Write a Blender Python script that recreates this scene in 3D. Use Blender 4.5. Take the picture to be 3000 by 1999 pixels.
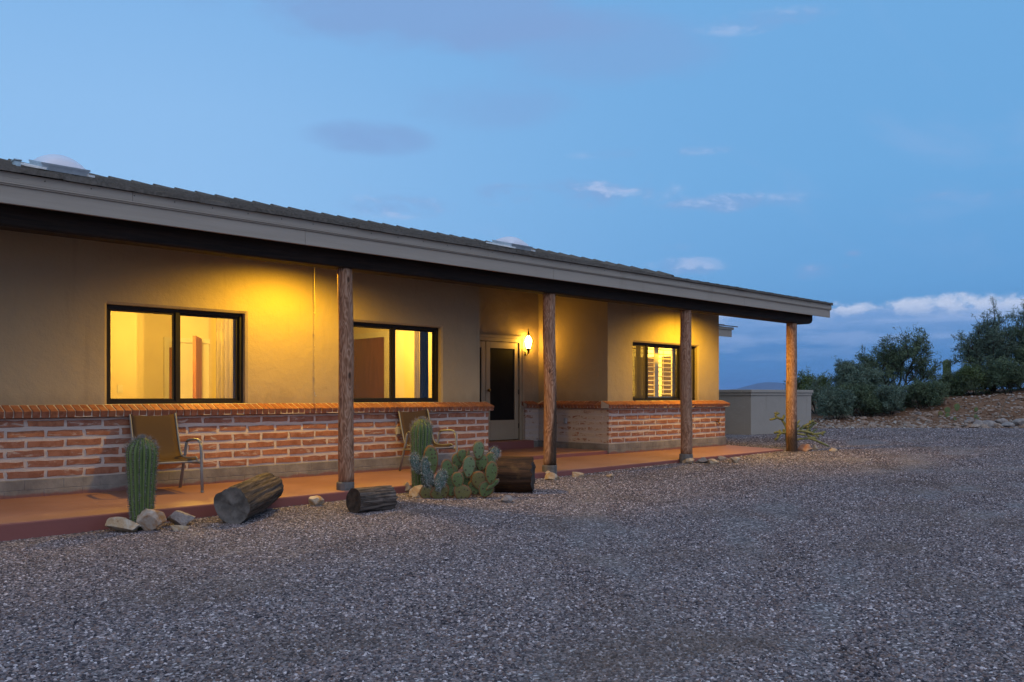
import bpy, bmesh, math, random
import numpy as np
from mathutils import Vector, Matrix, noise

R = math.radians
sc = bpy.context.scene
C = sc.collection
for o in list(bpy.data.objects):
    bpy.data.objects.remove(o)

# ------------------------------------------------------------------ camera
# X runs along the house front, Y goes into the house, Z up; z = 0 is the patio
TH = R(45.9)
FPX, HORIZON, EYE = 2500.0, 1160.0, 1.17
cam_d = bpy.data.cameras.new("camera")
cam = bpy.data.objects.new("camera", cam_d)
C.objects.link(cam)
cam.location = (0, 0, EYE)
cam.rotation_euler = (R(90), 0, TH - R(90))
cam_d.sensor_width = 36.0
cam_d.lens = 36.0 * FPX / 3000.0
cam_d.shift_y = (HORIZON - 999.5) / 3000.0
cam_d.clip_start = 0.1
cam_d.clip_end = 60000
sc.camera = cam

# ------------------------------------------------------------------ exposure
sc.view_settings.view_transform = 'Standard'
sc.view_settings.look = 'None'
sc.view_settings.exposure = 0.0
sc.view_settings.gamma = 1.0
sc.view_settings.use_curve_mapping = False
sc.render.engine = 'CYCLES'
sc.cycles.use_denoising = True
sc.cycles.max_bounces = 6
sc.cycles.diffuse_bounces = 3
sc.cycles.glossy_bounces = 2
sc.cycles.use_adaptive_sampling = True
sc.cycles.adaptive_threshold = .02
sc.cycles.transparent_max_bounces = 12
sc.cycles.sample_clamp_indirect = 4.0
sc.cycles.caustics_reflective = False
sc.cycles.caustics_refractive = False


class NT:
    """short-hand for wiring shader nodes"""
    def __init__(self, tree):
        self.t = tree

    def n(self, kind, **kw):
        nd = self.t.nodes.new(kind)
        for k, v in kw.items():
            if k == 'inp':
                for kk, vv in v.items():
                    if isinstance(vv, bpy.types.NodeSocket):
                        self.t.links.new(vv, nd.inputs[kk])
                    else:
                        nd.inputs[kk].default_value = vv
            else:
                setattr(nd, k, v)
        return nd

    def math(self, op, a, b=None, c=None, clamp=False):
        d = {0: a}
        if b is not None:
            d[1] = b
        if c is not None:
            d[2] = c
        nd = self.n('ShaderNodeMath', operation=op, inp=d)
        nd.use_clamp = clamp
        return nd.outputs[0]

    def mix(self, fac, a, b, blend='MIX'):
        nd = self.n('ShaderNodeMix', data_type='RGBA', blend_type=blend, inp={0: fac, 6: a, 7: b})
        return nd.outputs[2]

    def ramp(self, fac, stops, interp='LINEAR'):
        nd = self.n('ShaderNodeValToRGB', inp={0: fac})
        cr = nd.color_ramp
        cr.interpolation = interp
        while len(cr.elements) < len(stops):
            cr.elements.new(0.5)
        for e, (p, c) in zip(cr.elements, stops):
            e.position = p
            e.color = c if len(c) == 4 else (*c, 1)
        return nd.outputs[0]

    def smooth(self, v, a, b):
        nd = self.n('ShaderNodeMapRange', interpolation_type='SMOOTHSTEP', inp={0: v, 1: a, 2: b, 3: 0.0, 4: 1.0})
        return nd.outputs[0]

    def noise(self, vec, scale, detail=3.0, rough=0.5, dist=0.0, dims='3D', col=False):
        nd = self.n('ShaderNodeTexNoise', noise_dimensions=dims, inp={'Vector': vec, 'Scale': scale, 'Detail': detail, 'Roughness': rough, 'Distortion': dist})
        return nd.outputs[1 if col else 0]

    def map(self, vec, loc=(0, 0, 0), rot=(0, 0, 0), scale=(1, 1, 1)):
        return self.n('ShaderNodeMapping', inp={0: vec, 1: loc, 2: rot, 3: scale}).outputs[0]


def c4(c):
    return (c[0], c[1], c[2], 1.0)


# ------------------------------------------------------------------ world: clear dusk sky with thin clouds
world = bpy.data.worlds.new("World")
sc.world = world
world.use_nodes = True
SUN_AZ = R(222)                      # the afterglow is behind the camera, to its left


def build_world():
    w = NT(world.node_tree)
    out = world.node_tree.nodes['World Output']
    bg = world.node_tree.nodes['Background']
    d = w.n('ShaderNodeTexCoord').outputs['Generated']
    sp = w.n('ShaderNodeSeparateXYZ', inp={0: d})
    x, y, z = sp.outputs
    zc = w.math('MAXIMUM', z, 0.0)
    hor = w.math('SQRT', w.math('MAXIMUM', w.math('SUBTRACT', 1.0, w.math('MULTIPLY', z, z)), 1e-4))
    def toward(a):
        d_ = w.math('DIVIDE', w.math('ADD', w.math('MULTIPLY', x, math.cos(a)), w.math('MULTIPLY', y, math.sin(a))), hor)
        return w.math('MULTIPLY_ADD', d_, 0.5, 0.5)
    az01 = toward(R(180))            # 1 towards the bright side of the sky, 0 opposite
    az_glow = toward(SUN_AZ)
    far = w.ramp(zc, [(0.0, (.085, .235, .52)), (.05, (.105, .285, .595)), (.12, (.135, .365, .70)), (.24, (.155, .405, .745)), (.42, (.165, .41, .75)), (1.0, (.15, .38, .70))])
    near = w.ramp(zc, [(0.0, (.60, .62, .66)), (.06, (.58, .70, .88)), (.15, (.48, .69, .95)), (.30, (.42, .65, .94)), (.45, (.32, .56, .88)), (1.0, (.17, .42, .74))])
    mid = w.ramp(zc, [(0.0, (.20, .36, .62)), (.06, (.24, .44, .74)), (.15, (.315, .565, .90)), (.30, (.280, .525, .865)), (.42, (.225, .465, .815)), (1.0, (.16, .40, .72))])
    base = w.mix(w.smooth(az01, -.01, .34), far, mid)
    base = w.mix(w.smooth(az01, .36, .95), base, near)
    glow = w.math('MULTIPLY', w.math('POWER', az_glow, 3.0), w.math('EXPONENT', w.math('MULTIPLY', zc, -3.2)))
    sky = w.n('ShaderNodeVectorMath', operation='MULTIPLY_ADD', inp={0: (.75, .50, .34), 1: (0, 0, 0), 2: base})
    cb = w.n('ShaderNodeCombineXYZ', inp={0: glow, 1: glow, 2: glow})
    world.node_tree.links.new(cb.outputs[0], sky.inputs[1])
    col = sky.outputs[0]
    tane = w.math('DIVIDE', z, hor)
    az_ang = w.math('ARCTAN2', y, x)

    def vec(ka, ke, s):
        return w.n('ShaderNodeCombineXYZ', inp={0: w.math('MULTIPLY', az_ang, ka), 1: w.math('MULTIPLY', tane, ke), 2: s}).outputs[0]
    # high thin veil everywhere in the upper sky
    dz = w.math('ADD', zc, 0.10)
    pl = w.n('ShaderNodeCombineXYZ', inp={0: w.math('DIVIDE', x, dz), 1: w.math('DIVIDE', y, dz), 2: 0.0}).outputs[0]
    n1 = w.noise(w.map(pl, loc=(3.1, 1.7, 0), rot=(0, 0, R(-30)), scale=(.55, 1.15, 1)), 1.25, 6, .56, .35)
    veil = w.math('MULTIPLY', w.smooth(n1, .56, .78), w.smooth(z, .10, .22))
    col = w.mix(w.math('MULTIPLY', veil, .45), col, (.33, .48, .78, 1))
    # single clouds: centre azimuth / tan(elevation), half sizes, strength, brightness
    edge = w.noise(vec(17.0, 34.0, 3.7), 1.0, 6, .62, .3)
    edge_up = w.noise(vec(17.0, 34.0, 3.7) if False else w.map(vec(17.0, 34.0, 3.7), loc=(0, .45, 0)), 1.0, 6, .62, .3)
    soft = w.noise(vec(5.0, 12.0, 8.1), 1.0, 5, .6, .3)
    lit = w.smooth(w.math('SUBTRACT', edge, edge_up), -.01, .17)
    CL = [(1250, 40, 620, 130, .75, 1), (1700, 150, 420, 120, .45, 1), (2230, 62, 200, 34, .60, 0), (1080, 405, 190, 52, .70, 1), (1440, 300, 260, 80, .40, 1), (1180, 605, 150, 34, .85, 0), (1490, 572, 92, 30, .95, 0), (1780, 562, 190, 46, 1.0, 0), (2120, 596, 210, 26, .75, 0), (2760, 575, 80, 18, .6, 0), (2960, 500, 60, 22, .55, 0), (2000, 778, 110, 30, .9, 0), (2395, 800, 74, 28, 1.0, 0), (2480, 782, 26, 12, .9, 0), (2498, 745, 24, 10, .9, 0), (1990, 725, 70, 12, .5, 0), (1800, 450, 120, 16, .45, 0), (2060, 440, 90, 14, .5, 0), (2950, 575, 120, 26, .6, 0)]
    for (px, py, rx, ry, st, sf) in CL:
        u0 = (px - 1500) / FPX
        a0 = TH - math.atan(u0)
        ca = math.cos(math.atan(u0))
        e0 = (HORIZON - py) / FPX * ca
        ra, re = rx / FPX * ca * ca, ry / FPX * ca
        du = w.math('MULTIPLY', w.math('SUBTRACT', az_ang, a0), 1 / ra)
        dv = w.math('MULTIPLY', w.math('SUBTRACT', tane, e0), 1 / re)
        rr = w.math('ADD', w.math('MULTIPLY', du, du), w.math('MULTIPLY', dv, dv))
        nz = soft if sf else edge
        m = w.math('ADD', w.math('SUBTRACT', .95 if sf else .72, w.math('MULTIPLY', rr, .55 if sf else .45)), w.math('MULTIPLY', w.math('SUBTRACT', nz, .5), 3.6 if not sf else 3.4))
        m = w.math('MULTIPLY', w.math('MULTIPLY', w.smooth(m, 0.0, 1.1 if sf else 1.15), w.smooth(rr, 2.2 if not sf else 1.6, .4)), st * (1.0 if sf else .74))
        cc = (.225, .375, .68, 1) if sf else w.mix(lit, (.235, .385, .69, 1), (.46, .56, .82, 1))
        col = w.mix(m, col, cc)
    # cloud bank just above the horizon, puffy tops
    puff = w.noise(vec(15.0, 22.0, 7.7), 1.0, 5, .60)
    wide = w.noise(vec(2.6, 0.0, 4.1), 1.0, 2, .5)
    top = w.math('ADD', w.math('ADD', .100, w.math('MULTIPLY', w.math('SUBTRACT', wide, .5), .016)), w.math('MULTIPLY', w.math('SUBTRACT', puff, .5), .055))
    depth = w.math('SUBTRACT', top, tane)
    bank = w.smooth(depth, -.001, .008)
    inside = w.noise(vec(8.0, 60.0, 1.3), 1.0, 5, .62)
    rim = w.math('MULTIPLY', w.smooth(depth, .026, .0), w.smooth(puff, .42, .58))
    streak = w.math('MULTIPLY', w.smooth(inside, .47, .63), w.smooth(depth, .09, .02))
    bcol = w.mix(w.smooth(depth, .0, .055), (.205, .375, .70, 1), (.098, .265, .575, 1))
    bcol = w.mix(w.math('MULTIPLY', streak, .60), bcol, (.33, .47, .77, 1))
    bcol = w.mix(w.math('MULTIPLY', rim, .95), bcol, (.70, .76, .92, 1))
    fade = w.math('MULTIPLY', w.math('MULTIPLY', bank, w.smooth(z, -.005, .02)), .92)
    col = w.mix(fade, col, bcol)
    world.node_tree.links.new(col, bg.inputs[0])
    bg.inputs[1].default_value = 1.0


build_world()
world.cycles.sampling_method = 'MANUAL'
world.cycles.sample_map_resolution = 512

# the last soft light of the afterglow (very large, weak source)
sun_d = bpy.data.lights.new("sun", 'SUN')
sun_d.energy = 0.95
sun_d.angle = R(70)
sun_d.color = (1.0, .80, .66)
sun = bpy.data.objects.new("sun", sun_d)
C.objects.link(sun)
SUN_EL = R(58)
sd = Vector((math.cos(R(238)) * math.cos(SUN_EL), math.sin(R(238)) * math.cos(SUN_EL), math.sin(SUN_EL)))
sun.rotation_euler = sd.to_track_quat('Z', 'Y').to_euler()

# ------------------------------------------------------------------ helpers
FW = Vector((math.cos(TH), math.sin(TH), 0))
RT = Vector((math.sin(TH), -math.cos(TH), 0))


def cam_pt(depth, lat, z=0.0):
    p = FW * depth + RT * lat
    return Vector((p.x, p.y, z))


def on_z(px, py, z):
    """world point where the sight line of photo pixel (px, py) meets height z"""
    d = (EYE - z) * FPX / (py - HORIZON)
    return cam_pt(d, d * (px - 1500) / FPX, z)


def on_y(px, py, Y):
    """world point where the sight line meets the vertical plane at Y"""
    u = (px - 1500) / FPX
    d = Y / (FW.y + u * RT.y)
    return cam_pt(d, d * u, EYE - (py - HORIZON) / FPX * d)


def tag(o, label=None, cat=None, group=None, kind=None):
    if label:
        o['label'] = label
    if cat:
        o['category'] = cat
    if group:
        o['group'] = group
    if kind:
        o['kind'] = kind
    return o


def empty(name, loc=(0, 0, 0), rz=0.0, parent=None):
    o = bpy.data.objects.new(name, None)
    o.location = loc
    o.rotation_euler = (0, 0, rz)
    o.empty_display_size = .2
    C.objects.link(o)
    if parent:
        o.parent = parent
    return o


class MB:
    def __init__(self):
        self.v, self.f = [], []

    def add(self, vs, fs):
        b = len(self.v)
        self.v += [tuple(p) for p in vs]
        self.f += [tuple(i + b for i in f) for f in fs]
        return self

    def box(self, x0, x1, y0, y1, z0, z1):
        vs = [(x, y, z) for z in (z0, z1) for y in (y0, y1) for x in (x0, x1)]
        return self.add(vs, [(0, 2, 3, 1), (4, 5, 7, 6), (0, 1, 5, 4), (2, 6, 7, 3), (0, 4, 6, 2), (1, 3, 7, 5)])

    def prism(self, poly, axis, a, b):
        """extrude a 2D polygon along an axis: 'X' -> poly is (y, z), 'Y' -> (x, z), 'Z' -> (x, y)"""
        def mk(p, t):
            return {'X': (t, p[0], p[1]), 'Y': (p[0], t, p[1]), 'Z': (p[0], p[1], t)}[axis]
        n = len(poly)
        vs = [mk(p, a) for p in poly] + [mk(p, b) for p in poly]
        fs = [tuple(range(n))[::-1], tuple(range(n, 2 * n))]
        fs += [(i, (i + 1) % n, n + (i + 1) % n, n + i) for i in range(n)]
        return self.add(vs, fs)

    def tube(self, pts, radii, n=8, caps=True, flat=1.0, up=None):
        pts = [Vector(p) for p in pts]
        if not hasattr(radii, '__len__'):
            radii = [radii] * len(pts)
        vs, fs = [], []
        prev = None
        for i, p in enumerate(pts):
            t = (pts[min(i + 1, len(pts) - 1)] - pts[max(i - 1, 0)]).normalized()
            if prev is None:
                a = Vector(up) if up else (Vector((0, 0, 1)) if abs(t.z) < .9 else Vector((1, 0, 0)))
            else:
                a = prev
            a = (a - t * a.dot(t))
            if a.length < 1e-6:
                a = t.orthogonal()
            a.normalize()
            prev = a
            b = t.cross(a)
            for k in range(n):
                an = 2 * math.pi * k / n
                vs.append(p + a * (math.cos(an) * radii[i]) + b * (math.sin(an) * radii[i] * flat))
        for i in range(len(pts) - 1):
            for k in range(n):
                k2 = (k + 1) % n
                fs.append((i * n + k, i * n + k2, (i + 1) * n + k2, (i + 1) * n + k))
        if caps:
            fs.append(tuple(range(n))[::-1])
            fs.append(tuple((len(pts) - 1) * n + k for k in range(n)))
        return self.add(vs, fs)

    def lathe(self, prof, n=16, c=(0, 0, 0)):
        vs, fs = [], []
        for r, z in prof:
            for k in range(n):
                an = 2 * math.pi * k / n
                vs.append((c[0] + r * math.cos(an), c[1] + r * math.sin(an), c[2] + z))
        for i in range(len(prof) - 1):
            for k in range(n):
                k2 = (k + 1) % n
                fs.append((i * n + k, i * n + k2, (i + 1) * n + k2, (i + 1) * n + k))
        fs.append(tuple(range(n))[::-1])
        fs.append(tuple((len(prof) - 1) * n + k for k in range(n)))
        return self.add(vs, fs)

    def mesh(self, name, mat=None, smooth=False):
        me = bpy.data.meshes.new(name)
        me.from_pydata([tuple(p) for p in self.v], [], self.f)
        me.update()
        if mat:
            me.materials.append(mat)
        if smooth:
            me.polygons.foreach_set('use_smooth', [True] * len(me.polygons))
        return me

    def build(self, name, mat, parent=None, smooth=False, bevel=0.0, loc=None, autosmooth=None):
        o = bpy.data.objects.new(name, self.mesh(name, mat, smooth))
        C.objects.link(o)
        if parent:
            o.parent = parent
        if loc is not None:
            o.location = loc
        if bevel:
            m = o.modifiers.new('bevel', 'BEVEL')
            m.width = bevel
            m.segments = 2
            m.limit_method = 'ANGLE'
            m.angle_limit = R(40)
        return o


def put(me, name, parent=None, loc=(0, 0, 0), rot=(0, 0, 0), scale=(1, 1, 1)):
    o = bpy.data.objects.new(name, me)
    C.objects.link(o)
    o.parent = parent
    o.location = loc
    o.rotation_euler = rot
    o.scale = scale
    return o


def copy_tree(o, parent=None):
    c = o.copy()
    C.objects.link(c)
    c.parent = parent
    for ch in list(o.children):
        copy_tree(ch, c)
    return c


def fast_mesh(name, verts, faces_flat, nper, mat):
    """numpy mesh of equal-sized faces"""
    me = bpy.data.meshes.new(name)
    nv, nf = len(verts), len(faces_flat) // nper
    me.vertices.add(nv)
    me.vertices.foreach_set('co', np.asarray(verts, dtype=np.float32).ravel())
    me.loops.add(nf * nper)
    me.loops.foreach_set('vertex_index', np.asarray(faces_flat, dtype=np.int32))
    me.polygons.add(nf)
    me.polygons.foreach_set('loop_start', np.arange(0, nf * nper, nper, dtype=np.int32))
    me.update(calc_edges=True)
    me.materials.append(mat)
    return me


# ------------------------------------------------------------------ materials
MATS = {}


def material(name, build):
    m = bpy.data.materials.new(name)
    m.use_nodes = True
    t = NT(m.node_tree)
    p = m.node_tree.nodes['Principled BSDF']
    build(t, p, m)
    MATS[name] = m
    return m


def setin(t, p, **kw):
    for k, v in kw.items():
        k = {'base': 'Base Color', 'rough': 'Roughness', 'normal': 'Normal', 'metal': 'Metallic', 'spec': 'Specular IOR Level'}.get(k, k)
        if isinstance(v, bpy.types.NodeSocket):
            t.t.links.new(v, p.inputs[k])
        else:
            p.inputs[k].default_value = v


def bump(t, h, strength=.3, dist=.01):
    return t.n('ShaderNodeBump', inp={'Height': h, 'Strength': strength, 'Distance': dist}).outputs[0]


def pos(t):
    return t.n('ShaderNodeNewGeometry').outputs['Position']


def objco(t):
    return t.n('ShaderNodeTexCoord').outputs['Object']


def orand(t):
    return t.n('ShaderNodeObjectInfo').outputs['Random']


def plain(name, col, rough=.6, var=.12, scale=6.0, metal=0.0, bmp=0.0, bscale=60.0, spec=.4):
    def b(t, p, m):
        v = pos(t)
        n = t.noise(v, scale, 4, .6)
        c = t.mix(t.smooth(n, .3, .7), c4([k * (1 - var) for k in col]), c4([k * (1 + var) for k in col]))
        setin(t, p, base=c, rough=rough, metal=metal, spec=spec)
        if bmp:
            setin(t, p, normal=bump(t, t.noise(v, bscale, 3), bmp, .005))
    return material(name, b)


def m_stucco(name, col, ledge=.30):
    def b(t, p, m):
        v = pos(t)
        n = t.noise(v, .9, 4, .6)
        n2 = t.noise(v, 7, 4, .6)
        c = t.mix(n, c4([k * .90 for k in col]), c4([k * 1.08 for k in col]))
        c = t.mix(t.math('MULTIPLY', t.smooth(n2, .55, .75), .16), c, c4([k * .78 for k in col]))
        # dirty runs and rubbed patches
        st = t.noise(t.map(v, scale=(6, 6, .7)), 1.0, 4, .6)
        c = t.mix(t.math('MULTIPLY', t.smooth(st, .58, .76), .22), c, (.17, .135, .10, 1))
        zz = t.n('ShaderNodeSeparateXYZ', inp={0: v}).outputs[2]
        led = t.math('MULTIPLY', t.smooth(t.math('ADD', zz, t.math('MULTIPLY', t.noise(t.map(v, scale=(5, 5, 1.5)), 1.0, 4, .6), -.5)), 1.02, .80), ledge)
        c = t.mix(led, c, (.15, .115, .085, 1))
        h = t.math('ADD', t.math('MULTIPLY', t.noise(v, 4.5, 5, .6), 1.7), t.math('MULTIPLY', t.noise(v, 60, 3, .6), .30))
        setin(t, p, base=c, rough=.92, spec=.15, normal=bump(t, h, .55, .018))
    return material(name, b)


m_stucco('stucco', (.365, .288, .188))
m_stucco('garden_stucco', (.36, .31, .262), .0)


def brick_mat(name, wash, col=(.37, .150, .078)):
    def b(t, p, m):
        v = pos(t)
        r = orand(t)
        hsv = t.n('ShaderNodeHueSaturation', inp={'Hue': t.math('MULTIPLY_ADD', r, .010, .494), 'Saturation': t.math('MULTIPLY_ADD', r, .12, .84), 'Value': t.math('MULTIPLY_ADD', orand(t), .30, .78), 'Fac': 1.0, 'Color': c4(col)})
        n = t.noise(v, 14, 5, .65)
        c = t.mix(t.smooth(n, .35, .75), hsv.outputs[0], c4((col[0] * .62, col[1] * .6, col[2] * .65)))
        # lime smeared over the faces
        sm = t.noise(t.map(v, scale=(5, 5, 16)), 1.0, 6, .68, .6)
        sm2 = t.noise(v, 1.3, 2, .5)
        lo = t.math('SUBTRACT', t.math('MULTIPLY_ADD', orand(t), .07, wash - .03), t.math('MULTIPLY', sm2, .22))
        lime = t.smooth(sm, lo, t.math('ADD', lo, .12))
        c = t.mix(t.math('MULTIPLY', lime, .72 if wash > .5 else .93), c, (.50, .42, .355, 1) if wash > .5 else (.56, .465, .375, 1))
        h = t.math('ADD', n, t.math('MULTIPLY', t.noise(v, 90, 3), .5))
        setin(t, p, base=c, rough=.93, spec=.12, normal=bump(t, h, .6, .006))
    return material(name, b)


brick_mat('brick', .665)
brick_mat('limed_brick', .455)
brick_mat('cap_brick', .82, (.33, .125, .058))


def m_mortar(name, col):
    def b(t, p, m):
        v = pos(t)
        n = t.noise(v, 5, 5, .65)
        c = t.mix(n, c4([k * .78 for k in col]), c4([k * 1.12 for k in col]))
        rd = t.noise(t.map(v, scale=(6, 6, 14)), 1.0, 4, .6)
        c = t.mix(t.math('MULTIPLY', t.smooth(rd, .62, .78), .35), c, (.33, .16, .09, 1))
        h = t.math('ADD', t.noise(v, 22, 4, .6), t.math('MULTIPLY', t.noise(v, 120, 2), .25))
        setin(t, p, base=c, rough=.95, spec=.1, normal=bump(t, h, .8, .012))
    return material(name, b)


m_mortar('mortar', (.56, .475, .42))
m_mortar('cap_mortar', (.55, .46, .37))


def b_base(t, p, m):
    v = pos(t)
    sx = t.n('ShaderNodeSeparateXYZ', inp={0: v})
    n = t.noise(v, 3, 5, .65)
    c = t.mix(t.smooth(n, .3, .72), (.15, .135, .125, 1), (.28, .255, .225, 1))
    run = t.noise(t.map(v, scale=(9, 9, 1.6)), 1.0, 5, .65)
    c = t.mix(t.math('MULTIPLY', t.smooth(run, .55, .8), .4), c, (.10, .09, .085, 1))
    wob = t.math('MULTIPLY', t.noise(t.map(v, scale=(3, 3, .5)), 1.0, 4), .13)
    red = t.smooth(t.math('SUBTRACT', t.math('ADD', sx.outputs[2], -.022), wob), .0, -.035)
    c = t.mix(t.math('MULTIPLY', red, .8), c, (.20, .075, .065, 1))
    setin(t, p, base=c, rough=.9, spec=.15, normal=bump(t, t.noise(v, 30, 4), .5, .008))


material('base_concrete', b_base)


def b_patio(t, p, m):
    v = pos(t)
    n = t.noise(v, 1.1, 5, .6)
    c = t.mix(t.smooth(n, .3, .72), (.245, .120, .084, 1), (.315, .168, .125, 1))
    sw = t.noise(t.map(v, rot=(0, 0, .12), scale=(1.2, 7, 7)), 1.0, 5, .65)
    c = t.mix(t.math('MULTIPLY', t.smooth(sw, .52, .75), .28), c, (.235, .095, .062, 1))
    d = t.noise(v, 9, 5, .7)
    c = t.mix(t.math('MULTIPLY', t.smooth(d, .6, .8), .25), c, (.40, .25, .18, 1))
    # the painted edge is a duller maroon
    nrm = t.n('ShaderNodeSeparateXYZ', inp={0: t.n('ShaderNodeNewGeometry').outputs['True Normal']})
    c = t.mix(t.smooth(nrm.outputs[2], .9, .3), c, t.mix(n, (.20, .065, .055, 1), (.27, .10, .085, 1)))
    setin(t, p, base=c, rough=t.math('MULTIPLY_ADD', n, .3, .5), spec=.3, normal=bump(t, t.math('ADD', t.noise(v, 35, 4), t.math('MULTIPLY', sw, 2)), .18, .006))


material('patio_concrete', b_patio)


def b_fascia(t, p, m):
    v = pos(t)
    g = t.noise(t.map(v, scale=(.9, 18, 18)), 1.0, 5, .62)
    c = t.mix(g, (.28, .24, .20, 1), (.385, .335, .285, 1))
    cr = t.noise(t.map(v, scale=(1.6, 40, 55)), 1.0, 6, .7, .4)
    pt = t.noise(v, .8, 3)
    crack = t.math('MULTIPLY', t.smooth(cr, .63, .70), t.smooth(pt, .44, .62))
    c = t.mix(t.math('MULTIPLY', crack, .75), c, (.075, .058, .045, 1))
    st = t.noise(t.map(v, scale=(3, 3, .8)), 1.0, 4)
    c = t.mix(t.math('MULTIPLY', t.smooth(st, .56, .75), .22), c, (.13, .11, .092, 1))
    setin(t, p, base=c, rough=.8, spec=.2, normal=bump(t, t.math('SUBTRACT', g, crack), .5, .006))


material('fascia_paint', b_fascia)


def b_tile(t, p, m):
    v = pos(t)
    r = orand(t)
    g = t.noise(t.map(v, scale=(30, 4, 30)), 1.0, 5, .65)
    c = t.mix(t.smooth(g, .3, .7), (.062, .053, .045, 1), (.135, .118, .102, 1))
    c = t.mix(t.math('MULTIPLY', r, .75), c, t.mix(g, (.085, .076, .068, 1), (.19, .168, .146, 1)))
    pit = t.noise(v, 45, 3, .6)
    c = t.mix(t.math('MULTIPLY', t.smooth(pit, .62, .7), .6), c, (.03, .026, .023, 1))
    setin(t, p, base=c, rough=.88, spec=.2, normal=bump(t, g, .6, .008))


material('roof_tile', b_tile)


def b_post(t, p, m, char=None):
    v = objco(t)
    r = t.n('ShaderNodeObjectInfo').outputs['Random']
    off = t.n('ShaderNodeCombineXYZ', inp={0: t.math('MULTIPLY', r, 17.0), 1: t.math('MULTIPLY', r, 31.0), 2: t.math('MULTIPLY', r, 9.0)}).outputs[0]
    vv = t.n('ShaderNodeVectorMath', operation='ADD', inp={0: v, 1: off}).outputs[0]
    big = t.noise(t.map(vv, scale=(7, 7, 1.7)), 1.0, 3, .5, .5)
    wv = t.math('SINE', t.math('MULTIPLY', big, 85.0))
    fib = t.noise(t.map(vv, scale=(55, 55, 3.5)), 1.0, 4, .6, .5)
    g = t.math('ADD', t.math('MULTIPLY', wv, .21), fib)
    c = t.ramp(g, [(.15, (.145, .068, .040)), (.45, (.27, .138, .082)), (.66, (.35, .20, .13)), (.9, (.44, .295, .215))])
    gr = t.noise(t.map(vv, scale=(3, 3, .8)), 1.0, 3)
    c = t.mix(t.math('MULTIPLY', t.smooth(gr, .48, .72), t.math('MULTIPLY_ADD', r, .5, .05)), c, (.25, .185, .14, 1))
    kn = t.n('ShaderNodeTexVoronoi', inp={'Vector': t.map(vv, scale=(7, 7, 3.2)), 'Scale': 1.0}).outputs['Distance']
    c = t.mix(t.math('MULTIPLY', t.smooth(kn, .16, .07), .8), c, (.045, .022, .014, 1))
    ck = t.noise(t.map(vv, scale=(24, 24, .7)), 1.0, 3, .5)
    c = t.mix(t.math('MULTIPLY', t.smooth(ck, .66, .71), .8), c, (.03, .02, .015, 1))
    if char:
        sp = t.n('ShaderNodeSeparateXYZ', inp={0: v})
        cn = t.noise(t.map(v, scale=(9, 9, 2)), 1.0, 4, .6)
        side = t.math('ADD', t.math('MULTIPLY', sp.outputs[0], .72), t.math('MULTIPLY', sp.outputs[1], -.69))
        hgt = t.math('ADD', t.math('ADD', sp.outputs[2], t.math('MULTIPLY', t.math('SUBTRACT', cn, .5), .9)), t.math('MULTIPLY', side, -char[1]))
        c = t.mix(t.math('MULTIPLY', t.smooth(hgt, char[0] + .25, char[0] - .2), .85), c, (.022, .016, .012, 1))
    setin(t, p, base=c, rough=.8, spec=.2, normal=bump(t, t.math('ADD', g, t.math('MULTIPLY', t.smooth(ck, .71, .66), .6)), .55, .008))


material('post_wood', b_post)
material('charred_post', lambda t, p, m: b_post(t, p, m, (.45, 2.0)))
material('scorched_post', lambda t, p, m: b_post(t, p, m, (.25, 10.0)))


def wood(name, dark, light, sc_=(4, 40, 40), rough=.75, blotch=None):
    def b(t, p, m):
        v = objco(t)
        g = t.noise(t.map(v, scale=sc_), 1.0, 5, .65, .6)
        c = t.mix(t.smooth(g, .32, .68), c4(dark), c4(light))
        if blotch:
            n = t.noise(v, 4, 4, .6)
            c = t.mix(t.math('MULTIPLY', t.smooth(n, .55, .72), .7), c, c4(blotch))
        setin(t, p, base=c, rough=rough, spec=.25, normal=bump(t, g, .8, .01))
    return material(name, b)


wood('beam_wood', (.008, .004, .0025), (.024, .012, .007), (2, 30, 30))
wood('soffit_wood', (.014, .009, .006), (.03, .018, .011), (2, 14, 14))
wood('weathered_log', (.022, .016, .013), (.175, .135, .112), (3, 42, 42), .9, (.03, .024, .02))
wood('grey_log', (.022, .016, .013), (.125, .096, .078), (2.5, 34, 34), .9, (.05, .04, .034))
wood('split_log', (.010, .005, .003), (.058, .026, .011), (2.5, 26, 26), .65, (.11, .060, .020))
plain('log_end', (.105, .095, .088), .85, .45, 9, bmp=.5, bscale=30)
plain('log_end_dark', (.045, .030, .022), .85, .5, 12, bmp=.5, bscale=30)
wood('door_wood', (.16, .055, .014), (.30, .12, .03), (14, 14, 1.5), .5)
wood('closet_wood', (.11, .036, .012), (.17, .06, .02), (10, 10, 1.2), .5)

plain('window_frame', (.017, .014, .011), .55, .1, spec=.2)
plain('door_paint', (.36, .29, .195), .6, .06, 2)
plain('trim_white', (.62, .58, .50), .6, .04, 2)
plain('interior_wall', (.66, .56, .38), .9, .03, 2)
plain('interior_ceiling', (.70, .66, .56), .9, .03, 2)
plain('interior_floor', (.30, .20, .12), .6, .1, 5)
plain('black_metal', (.018, .013, .010), .5, .2, 20, .6)
plain('dark_screen', (.010, .009, .009), .8, .2, 3, spec=.15)
plain('brass', (.20, .12, .04), .35, .1, 10, .9)
plain('pier_concrete', (.125, .118, .115), .9, .25, 12, bmp=.4)
plain('galvanised', (.42, .47, .48), .38, .2, 14, .75)
plain('aluminium', (.48, .52, .56), .35, .12, 8, .8)
plain('sealant', (.74, .76, .78), .7, .1, 16, bmp=.5)
plain('plate_grey', (.34, .33, .33), .5, .05, 8)
plain('chair_metal', (.20, .20, .195), .5, .08, 10, .0, spec=.5)
plain('cord', (.38, .30, .17), .8, .15, 20)
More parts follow.
